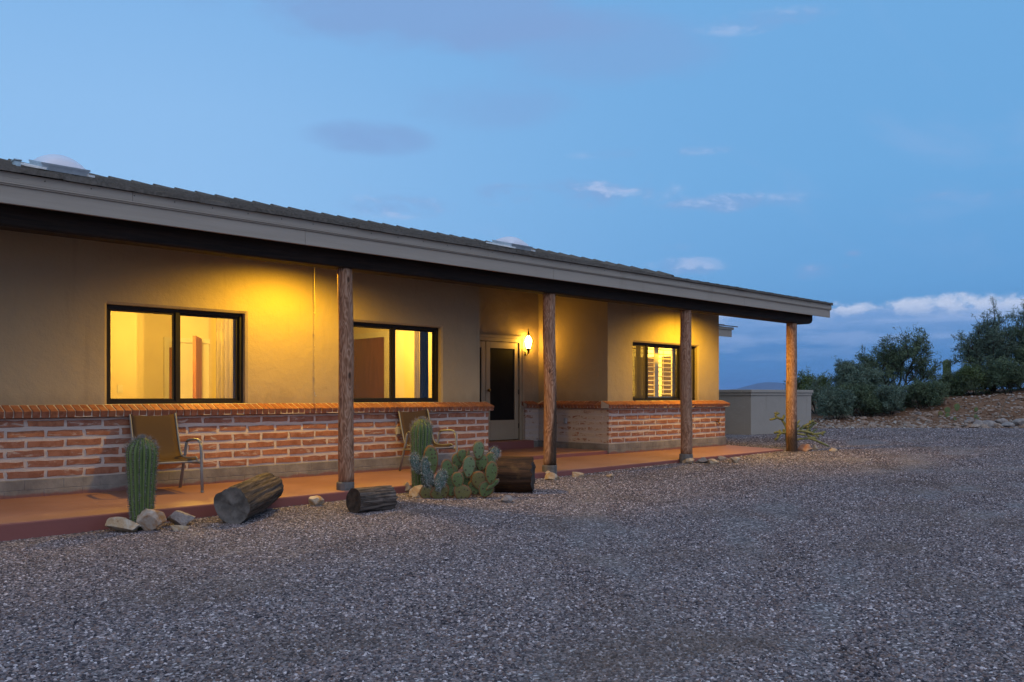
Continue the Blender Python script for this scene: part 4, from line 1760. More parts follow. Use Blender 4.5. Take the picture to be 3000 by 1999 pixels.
def wall_lantern():
    q = on_y(1548, 1005, YR - .13)
    o = empty('wall_lantern', (q.x, YR - .13, q.z))
    tag(o, 'lit black iron lantern on the wall beside the entry doors', 'lantern')
    B = M['black_metal']
    n = 4
    rt, rb, zt, zb = .085, .045, .055, -.12

    def ring(r, z):
        return [Vector((r * math.cos(R(45 + 90 * k)), r * math.sin(R(45 + 90 * k)), z)) for k in range(n)]
    top, bot = ring(rt, zt), ring(rb, zb)
    for k in range(n):
        k2 = (k + 1) % n
        a, b, c, d = bot[k].lerp(bot[k2], .10), bot[k].lerp(bot[k2], .90), top[k].lerp(top[k2], .92), top[k].lerp(top[k2], .08)
        m = MB()
        m.add([a * .97, b * .97, c * .97, d * .97], [(0, 1, 2, 3)])
        m.build('glass_pane', M['lamp_glass'], parent=o)
        MB().tube([bot[k], top[k]], .011, 6).build('corner_bar', B, parent=o)
    fr = MB()
    for rr, z in ((rt, zt), (rb, zb)):
        p = ring(rr, z)
        for k in range(n):
            fr.tube([p[k], p[(k + 1) % n]], .008, 6)
    fr.build('cage', B, parent=o)
    # pierced crown: four curved ribs to a finial
    cr = MB()
    for k in range(n):
        a = R(45 + 90 * k)
        cr.tube([(rt * math.cos(a), rt * math.sin(a), zt), (.07 * math.cos(a), .07 * math.sin(a), zt + .055), (.03 * math.cos(a), .03 * math.sin(a), zt + .105), (0, 0, zt + .13)], [.009, .009, .009, .012], 6)
    cr.lathe([(.02, zt + .11), (.03, zt + .13), (.012, zt + .15), (.018, zt + .17), (.006, zt + .19), (.01, zt + .215), (.003, zt + .245)], 10)
    cr.build('crown', B, parent=o)
    gl = MB()
    for k in range(n):
        a, b = R(52 + 90 * k), R(128 + 90 * k)
        v = [(rt * .86 * math.cos(a), rt * .86 * math.sin(a), zt + .008), (rt * .86 * math.cos(b), rt * .86 * math.sin(b), zt + .008), (.02 * math.cos((a + b) / 2), .02 * math.sin((a + b) / 2), zt + .10)]
        gl.add(v, [(0, 1, 2)])
    gl.build('upper_pane', M['lamp_glass'], parent=o)
    bt = MB()
    bt.lathe([(.012, zb - .10), (.03, zb - .085), (.016, zb - .06), (.028, zb - .03), (.046, zb - .005)], 10)
    bt.build('lower_cup', B, parent=o)
    arm = MB()
    arm.tube([(0, 0, zb - .095), (0, .04, zb - .13), (0, .09, zb - .125), (0, .125, zb - .09)], .010, 8)
    arm.lathe([(.05, 0), (.05, .012)], 12, (0, 0, 0))
    arm.v = arm.v
    arm.build('arm', B, parent=o)
    pl = MB().lathe([(.055, 0), (.05, .014), (.02, .018)], 14)
    bo = pl.build('back_plate', B, parent=o)
    bo.location = (0, .128, zb - .10)
    bo.rotation_euler = (R(90), 0, 0)
    sc_ = MB()
    for s in (-1, 1):
        pts = []
        for i in range(14):
            a = i / 13 * 4.6
            r = .036 * (1 - i / 16)
            pts.append((s * (rt + .028 + r * math.cos(a) - .012), -.02, zt - .035 + r * math.sin(a)))
        sc_.tube(pts, .0045, 5)
    sc_.build('scroll', B, parent=o)


wall_lantern()

# ------------------------------------------------------------------ curtains, shutters
def curtain(name, label, x0, x1, y, z0, z1, mat, folds, amp, group=None, lean=0.0):
    mb = MB()
    n = folds * 6
    rows = 6
    for j in range(rows + 1):
        t = j / rows
        for i in range(n + 1):
            s = i / n
            xx = x0 + (x1 - x0) * s + lean * (1 - t)
            a = amp * (.7 + .5 * (1 - t))
            mb.v.append((xx, y + a * math.sin(s * folds * 2 * math.pi + .3 * t), z0 + (z1 - z0) * t))
    for j in range(rows):
        for i in range(n):
            a = j * (n + 1) + i
            mb.f.append((a, a + 1, a + n + 2, a + n + 1))
    o = mb.build(name, mat, smooth=True)
    md = o.modifiers.new('thick', 'SOLIDIFY')
    md.thickness = .004
    tag(o, label, 'curtain', group)
    return o


curtain('curtain', 'sheer cream curtain drawn to the right of the large left window', 5.15, 5.40, YI + .08, .2, 2.52, M['curtain_sheer'], 4, .025)
curtain('curtain', 'grey lined curtain edge at the right side of the large left window', 5.37, 5.49, YI + .04, .2, 2.52, M['curtain_grey'], 2, .018)
curtain('curtain', 'pale patterned curtain edge inside the window left of the entry', 8.50, 8.60, YI + .08, .2, 2.52, M['curtain_sheer'], 2, .015)
curtain('curtain', 'dark curtain at the right of the window left of the entry', 8.59, 8.76, YI + .05, .2, 2.52, M['curtain_dark'], 3, .02)


def shutters():
    y = YI + .03
    x = 13.70
    o = empty('plantation_shutters', (x, y, 1.06))
    tag(o, 'white plantation shutters with open louvres inside the right window', 'shutters')
    P = M['shutter_paint']
    Wd, z0, z1, st = .63, .0, 1.22, .068
    lm = MB().prism([(-.034, -.003), (0, -.0055), (.034, -.003), (.034, .003), (0, .0055), (-.034, .003)], 'X', st + .004, Wd - st - .004).mesh('louvre', P)
    for k in range(4):
        lf = MB()
        lf.box(0, st, -.014, .014, z0, z1)
        lf.box(Wd - st, Wd - .004, -.014, .014, z0, z1)
        lf.box(st, Wd - st, -.014, .014, z1 - .07, z1)
        lf.box(st, Wd - st, -.014, .014, z0, z0 + .10)
        b = lf.build('shutter_leaf', P, parent=o)
        b.location = (k * Wd, 0, 0)
        nl = 11
        for i in range(nl):
            z = z0 + .10 + (z1 - .07 - z0 - .10) * (i + .5) / nl
            l = put(lm, 'louvre', b, (0, 0, z), (R(17), 0, 0))
        MB().box(Wd / 2 - .006, Wd / 2 + .006, .040, .050, z0 + .14, z1 - .12).build('tilt_rod', P, parent=b)


shutters()

# ------------------------------------------------------------------ cord hanging from the porch ceiling
def hanging_cord():
    q = on_y(922, 1155, 10.42)
    zt = roof_z(10.42) - .17
    o = empty('hanging_cord', (q.x, 10.42, q.z))
    tag(o, 'thin knotted cord with a small hook hanging from the porch ceiling', 'cord')
    L = zt - q.z
    pts = [(.004 * math.sin(i * 1.3), 0, .03 + (L - .03) * i / 12) for i in range(13)]
    MB().tube(pts, .0042, 6).build('cord', M['cord'], parent=o)
    kn = MB()
    for z in (.66, 1.12):
        kn.lathe([(.003, -.014), (.011, -.006), (.011, .006), (.003, .014)], 8, (0, 0, z))
    kn.build('knot', M['cord'], parent=o)
    MB().tube([(0, 0, .05), (0, 0, .0), (.004, 0, -.02), (.018, 0, -.03), (.026, 0, -.015)], .004, 6).build('hook', M['galvanised'], parent=o)


hanging_cord()

# ------------------------------------------------------------------ chairs
def make_chair(label):
    o = empty('patio_chair')
    tag(o, label, 'chair', 'sling chairs on the porch')
    W2 = .275
    # local: y = forward, rotated so that forward faces the drive
    path = [(-.005, .965), (.015, .945), (.045, .88), (.085, .74), (.135, .58), (.175, .47), (.215, .415), (.28, .395), (.42, .392), (.56, .405), (.63, .412), (.655, .400), (.66, .385)]
    mb = MB()
    cols = 9
    for (f, z) in path:
        for i in range(cols):
            s = i / (cols - 1) * 2 - 1
            dip = .018 * (1 - s * s)
            mb.v.append((s * (W2 - .012), f - dip * (.8 if z > .5 else 0), z - dip * (0 if z > .5 else 1)))
    for j in range(len(path) - 1):
        for i in range(cols - 1):
            a = j * cols + i
            mb.f.append((a, a + 1, a + cols + 1, a + cols))
    s = mb.build('sling_seat', M['sling_fabric'], parent=o, smooth=True)
    md = s.modifiers.new('thick', 'SOLIDIFY')
    md.thickness = .005
    for sg in (-1, 1):
        MB().tube([(sg * W2, f, z) for f, z in path], .0125, 8).build('side_rail', M['chair_metal'], parent=o, smooth=True)
        x = sg * (W2 + .028)
        loop = [(.735, 0), (.722, .28), (.712, .46), (.705, .53), (.685, .585), (.645, .615), (.58, .622), (.42, .612), (.34, .605), (.305, .585), (.283, .545), (.262, .46), (.205, .30), (.10, .0)]
        pts = [(x, f, z) for f, z in loop]
        MB().tube(pts[:5], .0195, 8, flat=.75, up=(1, 0, 0)).build('leg', M['chair_metal'], parent=o, smooth=True)
        MB().tube(pts[4:10], .0195, 8, flat=.75, up=(1, 0, 0)).build('arm', M['chair_metal'], parent=o, smooth=True)
        MB().tube(pts[9:], .0195, 8, flat=.75, up=(1, 0, 0)).build('leg', M['chair_metal'], parent=o, smooth=True)
        MB().tube([(x, .725, .352), (x, .225, .335)], .016, 8).build('seat_rail', M['chair_metal'], parent=o, smooth=True)
        MB().lathe([(.021, 0), (.021, .018)], 8, (x, .735, .0)).build('foot_cap', M['chair_metal'], parent=o)
    MB().tube([(-W2 - .02, .655, .365), (W2 + .02, .655, .365)], .013, 8).build('crossbar', M['chair_metal'], parent=o)
    MB().tube([(-W2, .0, .955), (W2, .0, .955)], .011, 8).build('top_bar', M['chair_metal'], parent=o)
    return o


ch1 = make_chair('brown sling patio chair behind the left barrel cactus')
ch1.location = (4.10, 10.555, .026)
ch1.rotation_euler = (0, 0, R(180))
ch2 = copy_tree(ch1)
ch2['label'] = 'brown sling patio chair behind the prickly pear, right of the first post'
ch2.location = (8.08, 10.555, .026)
ch2.rotation_euler = (0, 0, R(178))

# ------------------------------------------------------------------ cacti
def add_spines(mb, p, d, length, rng, k=5, spread=.9, w=.0016):
    for _ in range(k):
        v = (d + Vector((rng.gauss(0, 1), rng.gauss(0, 1), rng.gauss(0, 1))) * spread * .6).normalized()
        L = length * rng.uniform(.5, 1.1)
        s = v.orthogonal().normalized()
        s.rotate(Matrix.Rotation(rng.uniform(0, 6.28), 3, v))
        b = len(mb.v)
        mb.v += [tuple(p - s * w), tuple(p + s * w), tuple(p + v * L)]
        mb.f.append((b, b + 1, b + 2))


def barrel(name, label, loc, h, rmax, rbot, ribs, seed, lean=(0, 0), cat='cactus', group='ribbed barrel cacti', spine_len=.022, topf=.82):
    rng = random.Random(seed)
    o = empty(name, loc)
    tag(o, label, cat, group)
    n = ribs * 6
    nz = 30
    mb = MB()
    crest = []
    sp = MB()

    def rad(t):
        if t < topf:
            s = t / topf
            return rbot + (rmax - rbot) * (1 - (1 - s) ** 1.9) - .012 * math.sin(s * 3)
        s = (t - topf) / (1 - topf)
        return rmax * math.sqrt(max(0, 1 - s * s * .985))
    for j in range(nz + 1):
        t = j / nz
        r0 = rad(t)
        z = h * t
        cx, cy = lean[0] * t * t, lean[1] * t * t
        for k in range(n):
            a = 2 * math.pi * k / n
            ph = abs(math.cos(a * ribs / 2 + .15 * math.sin(t * 4)))
            q = (1 - ph) ** 1.1
            depth = .20 if t < .95 else .10
            r = r0 * (1 - depth + depth * (1 - (1 - ph) ** 1.6))
            mb.v.append((cx + r * math.cos(a), cy + r * math.sin(a), z))
            crest.append(ph)
    for j in range(nz):
        for k in range(n):
            k2 = (k + 1) % n
            mb.f.append((j * n + k, j * n + k2, (j + 1) * n + k2, (j + 1) * n + k))
    mb.f.append(tuple(nz * n + k for k in range(n)))
    body = mb.build('body', M['barrel_skin'], parent=o, smooth=True)
    at = body.data.attributes.new('crest', 'FLOAT', 'POINT')
    at.data.foreach_set('value', crest)
    for i in range(ribs):
        nn = int(h / .022)
        for j in range(2, nn):
            t = j / nn
            a = 2 * math.pi * i / ribs
            a -= (.15 * math.sin(t * 4)) * 2 / ribs
            r = rad(t)
            p = Vector((lean[0] * t * t + r * math.cos(a), lean[1] * t * t + r * math.sin(a), h * t))
            d = Vector((math.cos(a), math.sin(a), .15 + 1.2 * max(0, t - topf) / (1 - topf)))
            add_spines(sp, p, d.normalized(), spine_len * (1.0 + .9 * (t > .88)), rng, 7, .95, .0028)
    for _ in range(120):
        a, rr = rng.uniform(0, 6.28), rng.uniform(0, rmax * .35)
        add_spines(sp, Vector((lean[0] + rr * math.cos(a), lean[1] + rr * math.sin(a), h * .995)), Vector((0, 0, 1)), .045, rng, 2, .6, .0026)
    s = sp.build('spines', M['spine'], parent=o)
    s['kind'] = 'stuff'
    return o


q = on_y(415, 1540, 8.70)
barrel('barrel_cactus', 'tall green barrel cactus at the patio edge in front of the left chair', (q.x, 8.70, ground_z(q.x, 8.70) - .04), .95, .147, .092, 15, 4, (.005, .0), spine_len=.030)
q = on_y(1232, 1440, 8.66)
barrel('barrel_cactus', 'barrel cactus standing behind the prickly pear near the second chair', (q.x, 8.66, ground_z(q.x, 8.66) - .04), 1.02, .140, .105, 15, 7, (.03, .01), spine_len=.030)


def pad_mesh(w, h, seed, mat, th=.032):
    rng = random.Random(seed)
    mb = MB()
    rim = []
    n, rings = 28, 7
    cut = rng.uniform(-.12, .12)

    def rad(a):
        # obovate outline, stem at the bottom
        x, z = math.cos(a), math.sin(a)
        k = .5 + .5 * z
        wx = w / 2 * (.62 + .48 * k - .10 * k * k)
        return x * wx * (1 + cut * z * .4), z * h / 2
    for side in (1, -1):
        for r in range(rings):
            s = 1 - r / (rings - .0) if r else 1.0
            s = math.cos(r / (rings - 1) * math.pi / 2)
            y = side * th / 2 * math.sin(r / (rings - 1) * math.pi / 2) ** .8
            for k in range(n):
                a = 2 * math.pi * k / n
                x, z = rad(a)
                ww = 1 + .03 * noise.noise(Vector((math.cos(a) * 2, math.sin(a) * 2, seed)))
                mb.v.append((x * s * ww, y + .018 * w * (x / w) ** 2, z * s * ww + h / 2))
                rim.append(s)
    for sd_ in range(2):
        b = sd_ * rings * n
        for r in range(rings - 1):
            for k in range(n):
                k2 = (k + 1) % n
                f = (b + r * n + k, b + r * n + k2, b + (r + 1) * n + k2, b + (r + 1) * n + k)
                mb.f.append(f if sd_ == 1 else f[::-1])
    me = mb.mesh('pad', mat, True)
    at = me.attributes.new('rim', 'FLOAT', 'POINT')
    at.data.foreach_set('value', rim)
    return me, rad


def pad_spines(w, h, seed, hairy, rad):
    rng = random.Random(seed + 50)
    sp = MB()
    for k in range(34):
        a = rng.uniform(-.4, 3.54)
        x, z = rad(a)
        add_spines(sp, Vector((x, 0, z + h / 2)), Vector((math.cos(a), 0, math.sin(a))), .040 if hairy else .014, rng, 4, .8, .0015)
    nface = 90 if hairy else 36
    for k in range(nface):
        a, s = rng.uniform(0, 6.28), math.sqrt(rng.random()) * .9
        x, z = rad(a)
        for sd_ in (-1,):
            add_spines(sp, Vector((x * s, sd_ * .016, z * s + h / 2)), Vector((0, sd_ * .8, -.6 if hairy else 0)), .065 if hairy else .014, rng, 2 if hairy else 3, .8, .0013)
    return sp


def prickly_pear(name, label, pads, base, ppm, cat='cactus', group=None, facing=None):
    """pads: (px, py) of the pad's foot relative to base in pixels, width, height in pixels, lean deg, turn deg, depth m, kind"""
    o = empty(name, base)
    tag(o, label, cat, group)
    yaw0 = TH - R(90)
    for i, (dx, dz, w, h, lean, turn, dep, kind) in enumerate(pads):
        W_, H_ = w * 1.14 / ppm, h * 1.05 / ppm
        turn *= .6
        me, rad = pad_mesh(W_, H_, i + 3, M['pad_' + kind])
        loc = RT * (dx / ppm) + FW * dep + Vector((0, 0, dz / ppm))
        a = put(me, 'pad', o, loc, (0, 0, 0))
        a.rotation_euler = (Matrix.Rotation(yaw0, 3, 'Z') @ Matrix.Rotation(R(turn), 3, 'Z') @ Matrix.Rotation(R(lean), 3, 'Y')).to_euler()
        sp = pad_spines(W_, H_, i, kind == 'blue', rad).build('spines', M['pale_spine'] if kind == 'blue' else M['spine'], parent=a)
        sp['kind'] = 'stuff'
    return o


pb = on_z(1320, 1462, -.11)
PPM = FPX / pb.dot(FW)
# feet given from photo pixels; base pixel (1320, 1462)
PADS = []


def pad(fx, fy, w, h, lean, turn, dep, kind):
    PADS.append((fx - 1320, 1462 - fy, w, h, lean, turn, dep, kind))


pad(1300, 1464, 62, 44, -28, 10, .02, 'brown')
pad(1325, 1458, 58, 60, -12, -15, .04, 'green')
pad(1345, 1466, 56, 46, 22, 12, -.02, 'brown')
pad(1290, 1462, 50, 46, -40, 0, .10, 'green')
pad(1262, 1440, 40, 60, -14, 60, .06, 'blue')
pad(1318, 1430, 44, 82, -10, 48, .05, 'green')
pad(1262, 1402, 46, 92, -2, -8, .10, 'green')
pad(1226, 1392, 32, 62, -16, 30, .06, 'blue')
pad(1252, 1428, 30, 84, -6, 62, .02, 'blue')
pad(1282, 1440, 36, 62, 16, 24, -.06, 'blue')
pad(1344, 1432, 37, 48, -6, 8, -.02, 'green')
pad(1330, 1402, 36, 38, -16, 34, .10, 'green')
pad(1360, 1362, 33, 44, -14, 14, .13, 'green')
pad(1368, 1358, 14, 38, 6, 72, .10, 'brown')
pad(1370, 1402, 40, 64, 6, 12, .02, 'pale')
pad(1408, 1384, 40, 50, 4, -10, .12, 'green')
pad(1400, 1350, 37, 54, 2, -6, .10, 'pale')
pad(1404, 1436, 48, 52, -4, -14, .04, 'brown')
pad(1436, 1420, 38, 66, 6, 14, -.03, 'green')
pad(1424, 1402, 30, 34, 12, 30, .18, 'green')
pad(1448, 1352, 31, 38, 0, -10, .16, 'blue')
pad(1424, 1436, 16, 48, 52, 35, -.04, 'green')
pad(1380, 1452, 52, 44, 30, -10, .10, 'green')
pad(1300, 1436, 46, 52, 8, 10, .12, 'green')
pad(1352, 1440, 50, 56, 14, -6, .14, 'green')
pad(1394, 1412, 44, 50, -8, 8, .16, 'pale')
pad(1412, 1458, 46, 48, 26, 6, .02, 'green')
pad(1270, 1458, 48, 44, -52, 6, .04, 'brown')
pad(1340, 1380, 36, 48, -4, 10, .16, 'green')
pad(1430, 1378, 36, 50, 14, 12, .14, 'green')
prickly_pear('prickly_pear', 'sprawling prickly pear cactus with many flat pads before the porch', PADS, pb, PPM)


def cholla():
    base = on_z(2306, 1310, -.03)
    base = base - FW * .12
    ppm = FPX / base.dot(FW)
    o = empty('cholla_cactus', (base.x, base.y, -.05))
    tag(o, 'low branching cholla cactus around the foot of the last post', 'cactus')
    br = [
        ([(2304, 1316), (2300, 1290), (2300, 1266)], 9, 0.0),
        ([(2300, 1262), (2292, 1242), (2284, 1230)], 7, -.02),
        ([(2284, 1230), (2268, 1224), (2263, 1216)], 7, -.05),
        ([(2284, 1230), (2288, 1224), (2291, 1217)], 7, -.05),
        ([(2265, 1226), (2255, 1229), (2246, 1231)], 6, -.08),
        ([(2266, 1222), (2268, 1214), (2270, 1208)], 6, -.04), ([(2268, 1214), (2277, 1212)], 6, -.04), ([(2267, 1213), (2262, 1211)], 5, -.04),
        ([(2300, 1268), (2282, 1269), (2268, 1267), (2258, 1269)], 7, -.10),
        ([(2290, 1268), (2286, 1258)], 9, -.08), ([(2276, 1267), (2275, 1260)], 7, -.08),
        ([(2278, 1268), (2270, 1276), (2264, 1285), (2258, 1290)], 6, -.14), ([(2272, 1274), (2262, 1276)], 5, -.14),
        ([(2300, 1268), (2330, 1262), (2352, 1266), (2368, 1270)], 7, -.16),
        ([(2302, 1262), (2316, 1252), (2327, 1247)], 7, -.2), ([(2312, 1254), (2318, 1244), (2328, 1232)], 6, -.2),
        ([(2334, 1260), (2344, 1250), (2358, 1244), (2370, 1238)], 8, -.10),
        ([(2370, 1238), (2372, 1232)], 7, -.10), ([(2362, 1242), (2363, 1233)], 8, -.12),
        ([(2352, 1266), (2366, 1254), (2376, 1243), (2384, 1240)], 7, -.06), ([(2376, 1245), (2380, 1238)], 6, -.06),
        ([(2340, 1258), (2352, 1254), (2358, 1250)], 8, .02), ([(2350, 1255), (2364, 1255), (2372, 1250)], 7, .04),
        ([(2366, 1256), (2370, 1270), (2372, 1276)], 8, .02), ([(2374, 1270), (2382, 1262), (2388, 1259)], 6, 0),
        ([(2372, 1274), (2390, 1272), (2402, 1270), (2412, 1266)], 7, -.04), ([(2400, 1271), (2406, 1277)], 6, -.04),
        ([(2306, 1268), (2326, 1272), (2344, 1274)], 6, -.22),
        ([(2306, 1292), (2330, 1286), (2356, 1284), (2374, 1290), (2392, 1298), (2414, 1308)], 6, -.18),
        ([(2350, 1262), (2354, 1276), (2366, 1284), (2380, 1284)], 7, -.12), ([(2366, 1284), (2376, 1280)], 6, -.12),
        ([(2384, 1276), (2392, 1282)], 6, -.05),
    ]
    rng = random.Random(3)
    sp = MB()
    for pts, w, dep in br:
        P = []
        for (x, y) in pts:
            l = (x - 2306) / ppm
            P.append(RT * l + FW * (dep * 1.3 + rng.uniform(-.02, .02)) + Vector((0, 0, (1312 - y) / ppm + .02)))
        r = w / 2 / ppm
        PP, RR = [], []
        for a, b in zip(P, P[1:]):
            for k in range(4):
                PP.append(a.lerp(b, k / 4))
                RR.append(r * rng.uniform(.85, 1.15))
        PP.append(P[-1])
        RR.append(r * .6)
        MB().tube(PP, RR, 8).build('stem', M['cholla_skin'], parent=o, smooth=True)
        for p in PP:
            for _ in range(2):
                d = Vector((rng.gauss(0, 1), rng.gauss(0, 1), rng.gauss(0, 1))).normalized()
                add_spines(sp, p + d * r, d, .022, rng, 3, .7, .0016)
    s = sp.build('spines', M['spine'], parent=o)
    s['kind'] = 'stuff'


cholla()

# ------------------------------------------------------------------ rocks and logs
def rock_mesh(name, size, seed, mat, subd=3, cuts=13, rough=.07):
    rng = random.Random(seed)
    bm = bmesh.new()
    bmesh.ops.create_icosphere(bm, subdivisions=subd, radius=1.0)
    planes = []
    for _ in range(cuts):
        d = Vector((rng.gauss(0, 1), rng.gauss(0, 1), rng.gauss(0, .8))).normalized()
        planes.append((d, rng.uniform(.42, .74)))
    for v in bm.verts:
        p = v.co.copy()
        for d, k in planes:
            e = p.dot(d) - k
            if e > 0:
                p -= d * e
        p += p.normalized() * rough * noise.noise(p * 1.8 + Vector((seed, 0, 0))) + p.normalized() * rough * .4 * noise.noise(p * 5 + Vector((0, seed, 0)))
        v.co = Vector((p.x * size[0], p.y * size[1], p.z * size[2]))
    me = bpy.data.meshes.new(name)
    bm.to_mesh(me)
    bm.free()
    me.materials.append(mat)
    return me


def rock(x0, x1, ytop, ybot, mat, label, seed, depth=.8, group=None, gz=None):
    """stone whose outline covers photo pixels x0..x1, ytop..ybot, resting on the gravel"""
    g = -.12
    for _ in range(3):
        f = on_z((x0 + x1) / 2, ybot - 2, g)
        g = ground_z(f.x, f.y) if gz is None else gz
    d = f.dot(FW)
    w = (x1 - x0) / FPX * d
    h = (ybot - ytop) / FPX * d
    dep = w * depth
    c = f + FW * (dep * .34)
    h = h * 1.08
    me = rock_mesh('rock', (w * .60, dep * .58, h * .66), seed, M[mat])
    zs = [v.co.z for v in me.vertices]
    xs = [v.co.x for v in me.vertices]
    k = h / (max(zs) - min(zs))
    kx = w / (max(xs) - min(xs))
    for v in me.vertices:
        v.co.z = (v.co.z - min(zs)) * k - .015
        v.co.x = (v.co.x - (max(xs) + min(xs)) / 2) * kx
    o = put(me, 'rock', None, (c.x, c.y, g), (0, 0, TH - R(90)))
    tag(o, label, 'rock', group)
    return o


rock(300, 402, 1520, 1566, 'rock_tan', 'tan and white rock left of the barrel cactus foot', 12)
rock(390, 484, 1496, 1560, 'rock_rust', 'blocky pale rock with rusty face in front of the left barrel cactus', 31, .7)
rock(472, 562, 1500, 1548, 'rock_grey', 'grey purplish rock to the right of the blocky rusty rock', 14, .8)
rock(494, 550, 1538, 1558, 'rock_tan', 'small flat tan stone in front of the grey purplish rock', 18, .6)
rock(900, 946, 1455, 1486, 'rock_white', 'lone white and orange stone between the two left logs', 22, .9)
rock(1170, 1208, 1413, 1446, 'rock_tan', 'tan rock at the foot of the second barrel cactus, left one', 25)
rock(1197, 1244, 1424, 1460, 'rock_tan', 'tan rock beside the prickly pear, right of its twin', 27)
rock(1390, 1416, 1432, 1454, 'rock_tan', 'small tan stone under the right pads of the prickly pear', 28)
rock(1466, 1504, 1452, 1476, 'rock_grey', 'pale rock half sunk in gravel below the big split log', 29, 1.0)
rock(1596, 1640, 1386, 1410, 'rock_tan', 'tan rock lying against the second post base', 33)
rock(1598, 1614, 1380, 1392, 'rock_white', 'small pinkish stone on top of the rock at the second post', 34, gz=-.02)
rock(1676, 1712, 1384, 1402, 'rock_tan', 'orange tan stone on the gravel right of the second post', 36)
rock(1776, 1800, 1390, 1402, 'rock_tan', 'flat tan stone on the gravel midway between second and third post', 37)
rock(2002, 2038, 1344, 1362, 'rock_tan', 'tan stone in front of the third post base', 41)
rock(2040, 2082, 1341, 1360, 'rock_grey', 'dark grey rock just right of the third post', 42)
rock(2076, 2108, 1346, 1364, 'rock_tan', 'pointed tan stone right of the dark grey rock', 43)
rock(2102, 2128, 1338, 1352, 'rock_grey', 'small grey stone behind the pointed tan stone', 44)
rock(2144, 2172, 1340, 1360, 'rock_tan', 'upright tan stone at the patio edge before the last post', 45)
rock(2232, 2250, 1338, 1348, 'rock_tan', 'small flat orange stone near the patio tip', 46)
rock(2312, 2338, 1312, 1326, 'rock_white', 'pale stone at the foot of the last post', 51)
rock(2336, 2384, 1304, 1326, 'rock_red', 'red brown rock right of the last post', 52)
rock(2382, 2398, 1306, 1322, 'rock_tan', 'small tan stone right of the red rock', 53)
rock(2430, 2460, 1314, 1326, 'rock_tan', 'flat tan stone farthest right near the cholla', 54)


def log(name, label, p0, p1, r0, r1, seed, side, end, ragged=.05, cat='log', flat=None, lump=.09):
    p0, p1 = Vector(p0), Vector(p1)
    L = (p1 - p0).length
    o = empty(name, p0)
    tag(o, label, cat, 'cut logs lying on the gravel')
    q = (p1 - p0).to_track_quat('X', 'Z')
    n, m = 72, 26
    mb = MB()
    en = MB()
    rings = []
    for j in range(m + 1):
        t = j / m
        ring = []
        for k in range(n):
            a = 2 * math.pi * k / n
            r = r0 + (r1 - r0) * t
            r *= 1 + lump * noise.noise(Vector((math.cos(a) * 1.2, math.sin(a) * 1.2, t * 1.0 + seed))) + ragged * noise.noise(Vector((math.cos(a) * 9, math.sin(a) * 9, t * 1.2 + seed))) - ragged * .9 * (1 - min(1, abs(noise.noise(Vector((math.cos(a) * 5, math.sin(a) * 5, t * .9 + seed * 2))) * 4))) + ragged * .5 * noise.noise(Vector((math.cos(a) * 20, math.sin(a) * 20, t * 2 + seed)))
            if j in (0, m):
                r = (r0 if j == 0 else r1) * (1 + .75 * lump * noise.noise(Vector((math.cos(a) * 1.2, math.sin(a) * 1.2, t * 1.0 + seed))) + .35 * ragged * noise.noise(Vector((math.cos(a) * 6, math.sin(a) * 6, seed))))
            x = L * t
            if j == 0:
                x += .018 * noise.noise(Vector((math.cos(a) * 2, math.sin(a) * 2, seed + 3)))
            if j == m:
                x += .03 * noise.noise(Vector((math.cos(a) * 4, math.sin(a) * 4, seed + 5)))
            y, z = r * math.cos(a), r * math.sin(a)
            if flat is not None and y > flat * r0:
                y = flat * r0 + (y - flat * r0) * .12
            ring.append((x, y, z))
        rings.append(ring)
    mb.v = [p for r in rings for p in r]
    for j in range(m):
        for k in range(n):
            k2 = (k + 1) % n
            mb.f.append((j * n + k, j * n + k2, (j + 1) * n + k2, (j + 1) * n + k))
    b = mb.build('bark', M[side], parent=o, smooth=True)
    b.rotation_mode = 'QUATERNION'
    b.rotation_quaternion = q
    for j, sg in ((0, 1), (m, -1)):
        e = MB()
        rr = rings[j]
        cx = sum(p[0] for p in rr) / n
        e.v = [(p[0] + sg * .0, p[1], p[2]) for p in rr]
        for s in (.72, .45, .2):
            e.v += [(cx + sg * (.012 + .02 * noise.noise(Vector((p[1] * s * 16, p[2] * s * 16, seed)))), p[1] * s, p[2] * s) for p in rr]
        e.v.append((cx + sg * .012, 0, 0))
        for g_ in range(3):
            for k in range(n):
                k2 = (k + 1) % n
                e.f.append((g_ * n + k, g_ * n + k2, (g_ + 1) * n + k2, (g_ + 1) * n + k))
        for k in range(n):
            e.f.append((3 * n + k, 3 * n + (k + 1) % n, 4 * n))
        eo = e.build('cut_end', M[end], parent=o, smooth=True)
        eo.rotation_mode = 'QUATERNION'
        eo.rotation_quaternion = q
    return o


log('driftwood_log', 'thick weathered grey log tilted against the patio edge', (4.02, 8.27, ground_z(4.02, 8.27) + .185), (4.80, 8.93, .130), .190, .165, 2, 'grey_log', 'log_end', .12, lump=.22)
g2 = ground_z(5.45, 7.95)
log('short_log', 'short weathered round log in front of the first post', (5.30, 7.98, g2 + .132), (5.80, 8.0, g2 + .128), .142, .136, 5, 'weathered_log', 'log_end_dark', .10)
g3 = ground_z(7.8, 7.9)
e3 = on_z(1563, 1448, g3) + FW * .2
s3 = e3 - RT * .86 + FW * .10
log('split_log', 'big dark brown split log behind the prickly pear', (s3.x, s3.y, g3 + .225), (e3.x, e3.y, g3 + .228), .232, .240, 8, 'split_log', 'log_end_dark', .035)

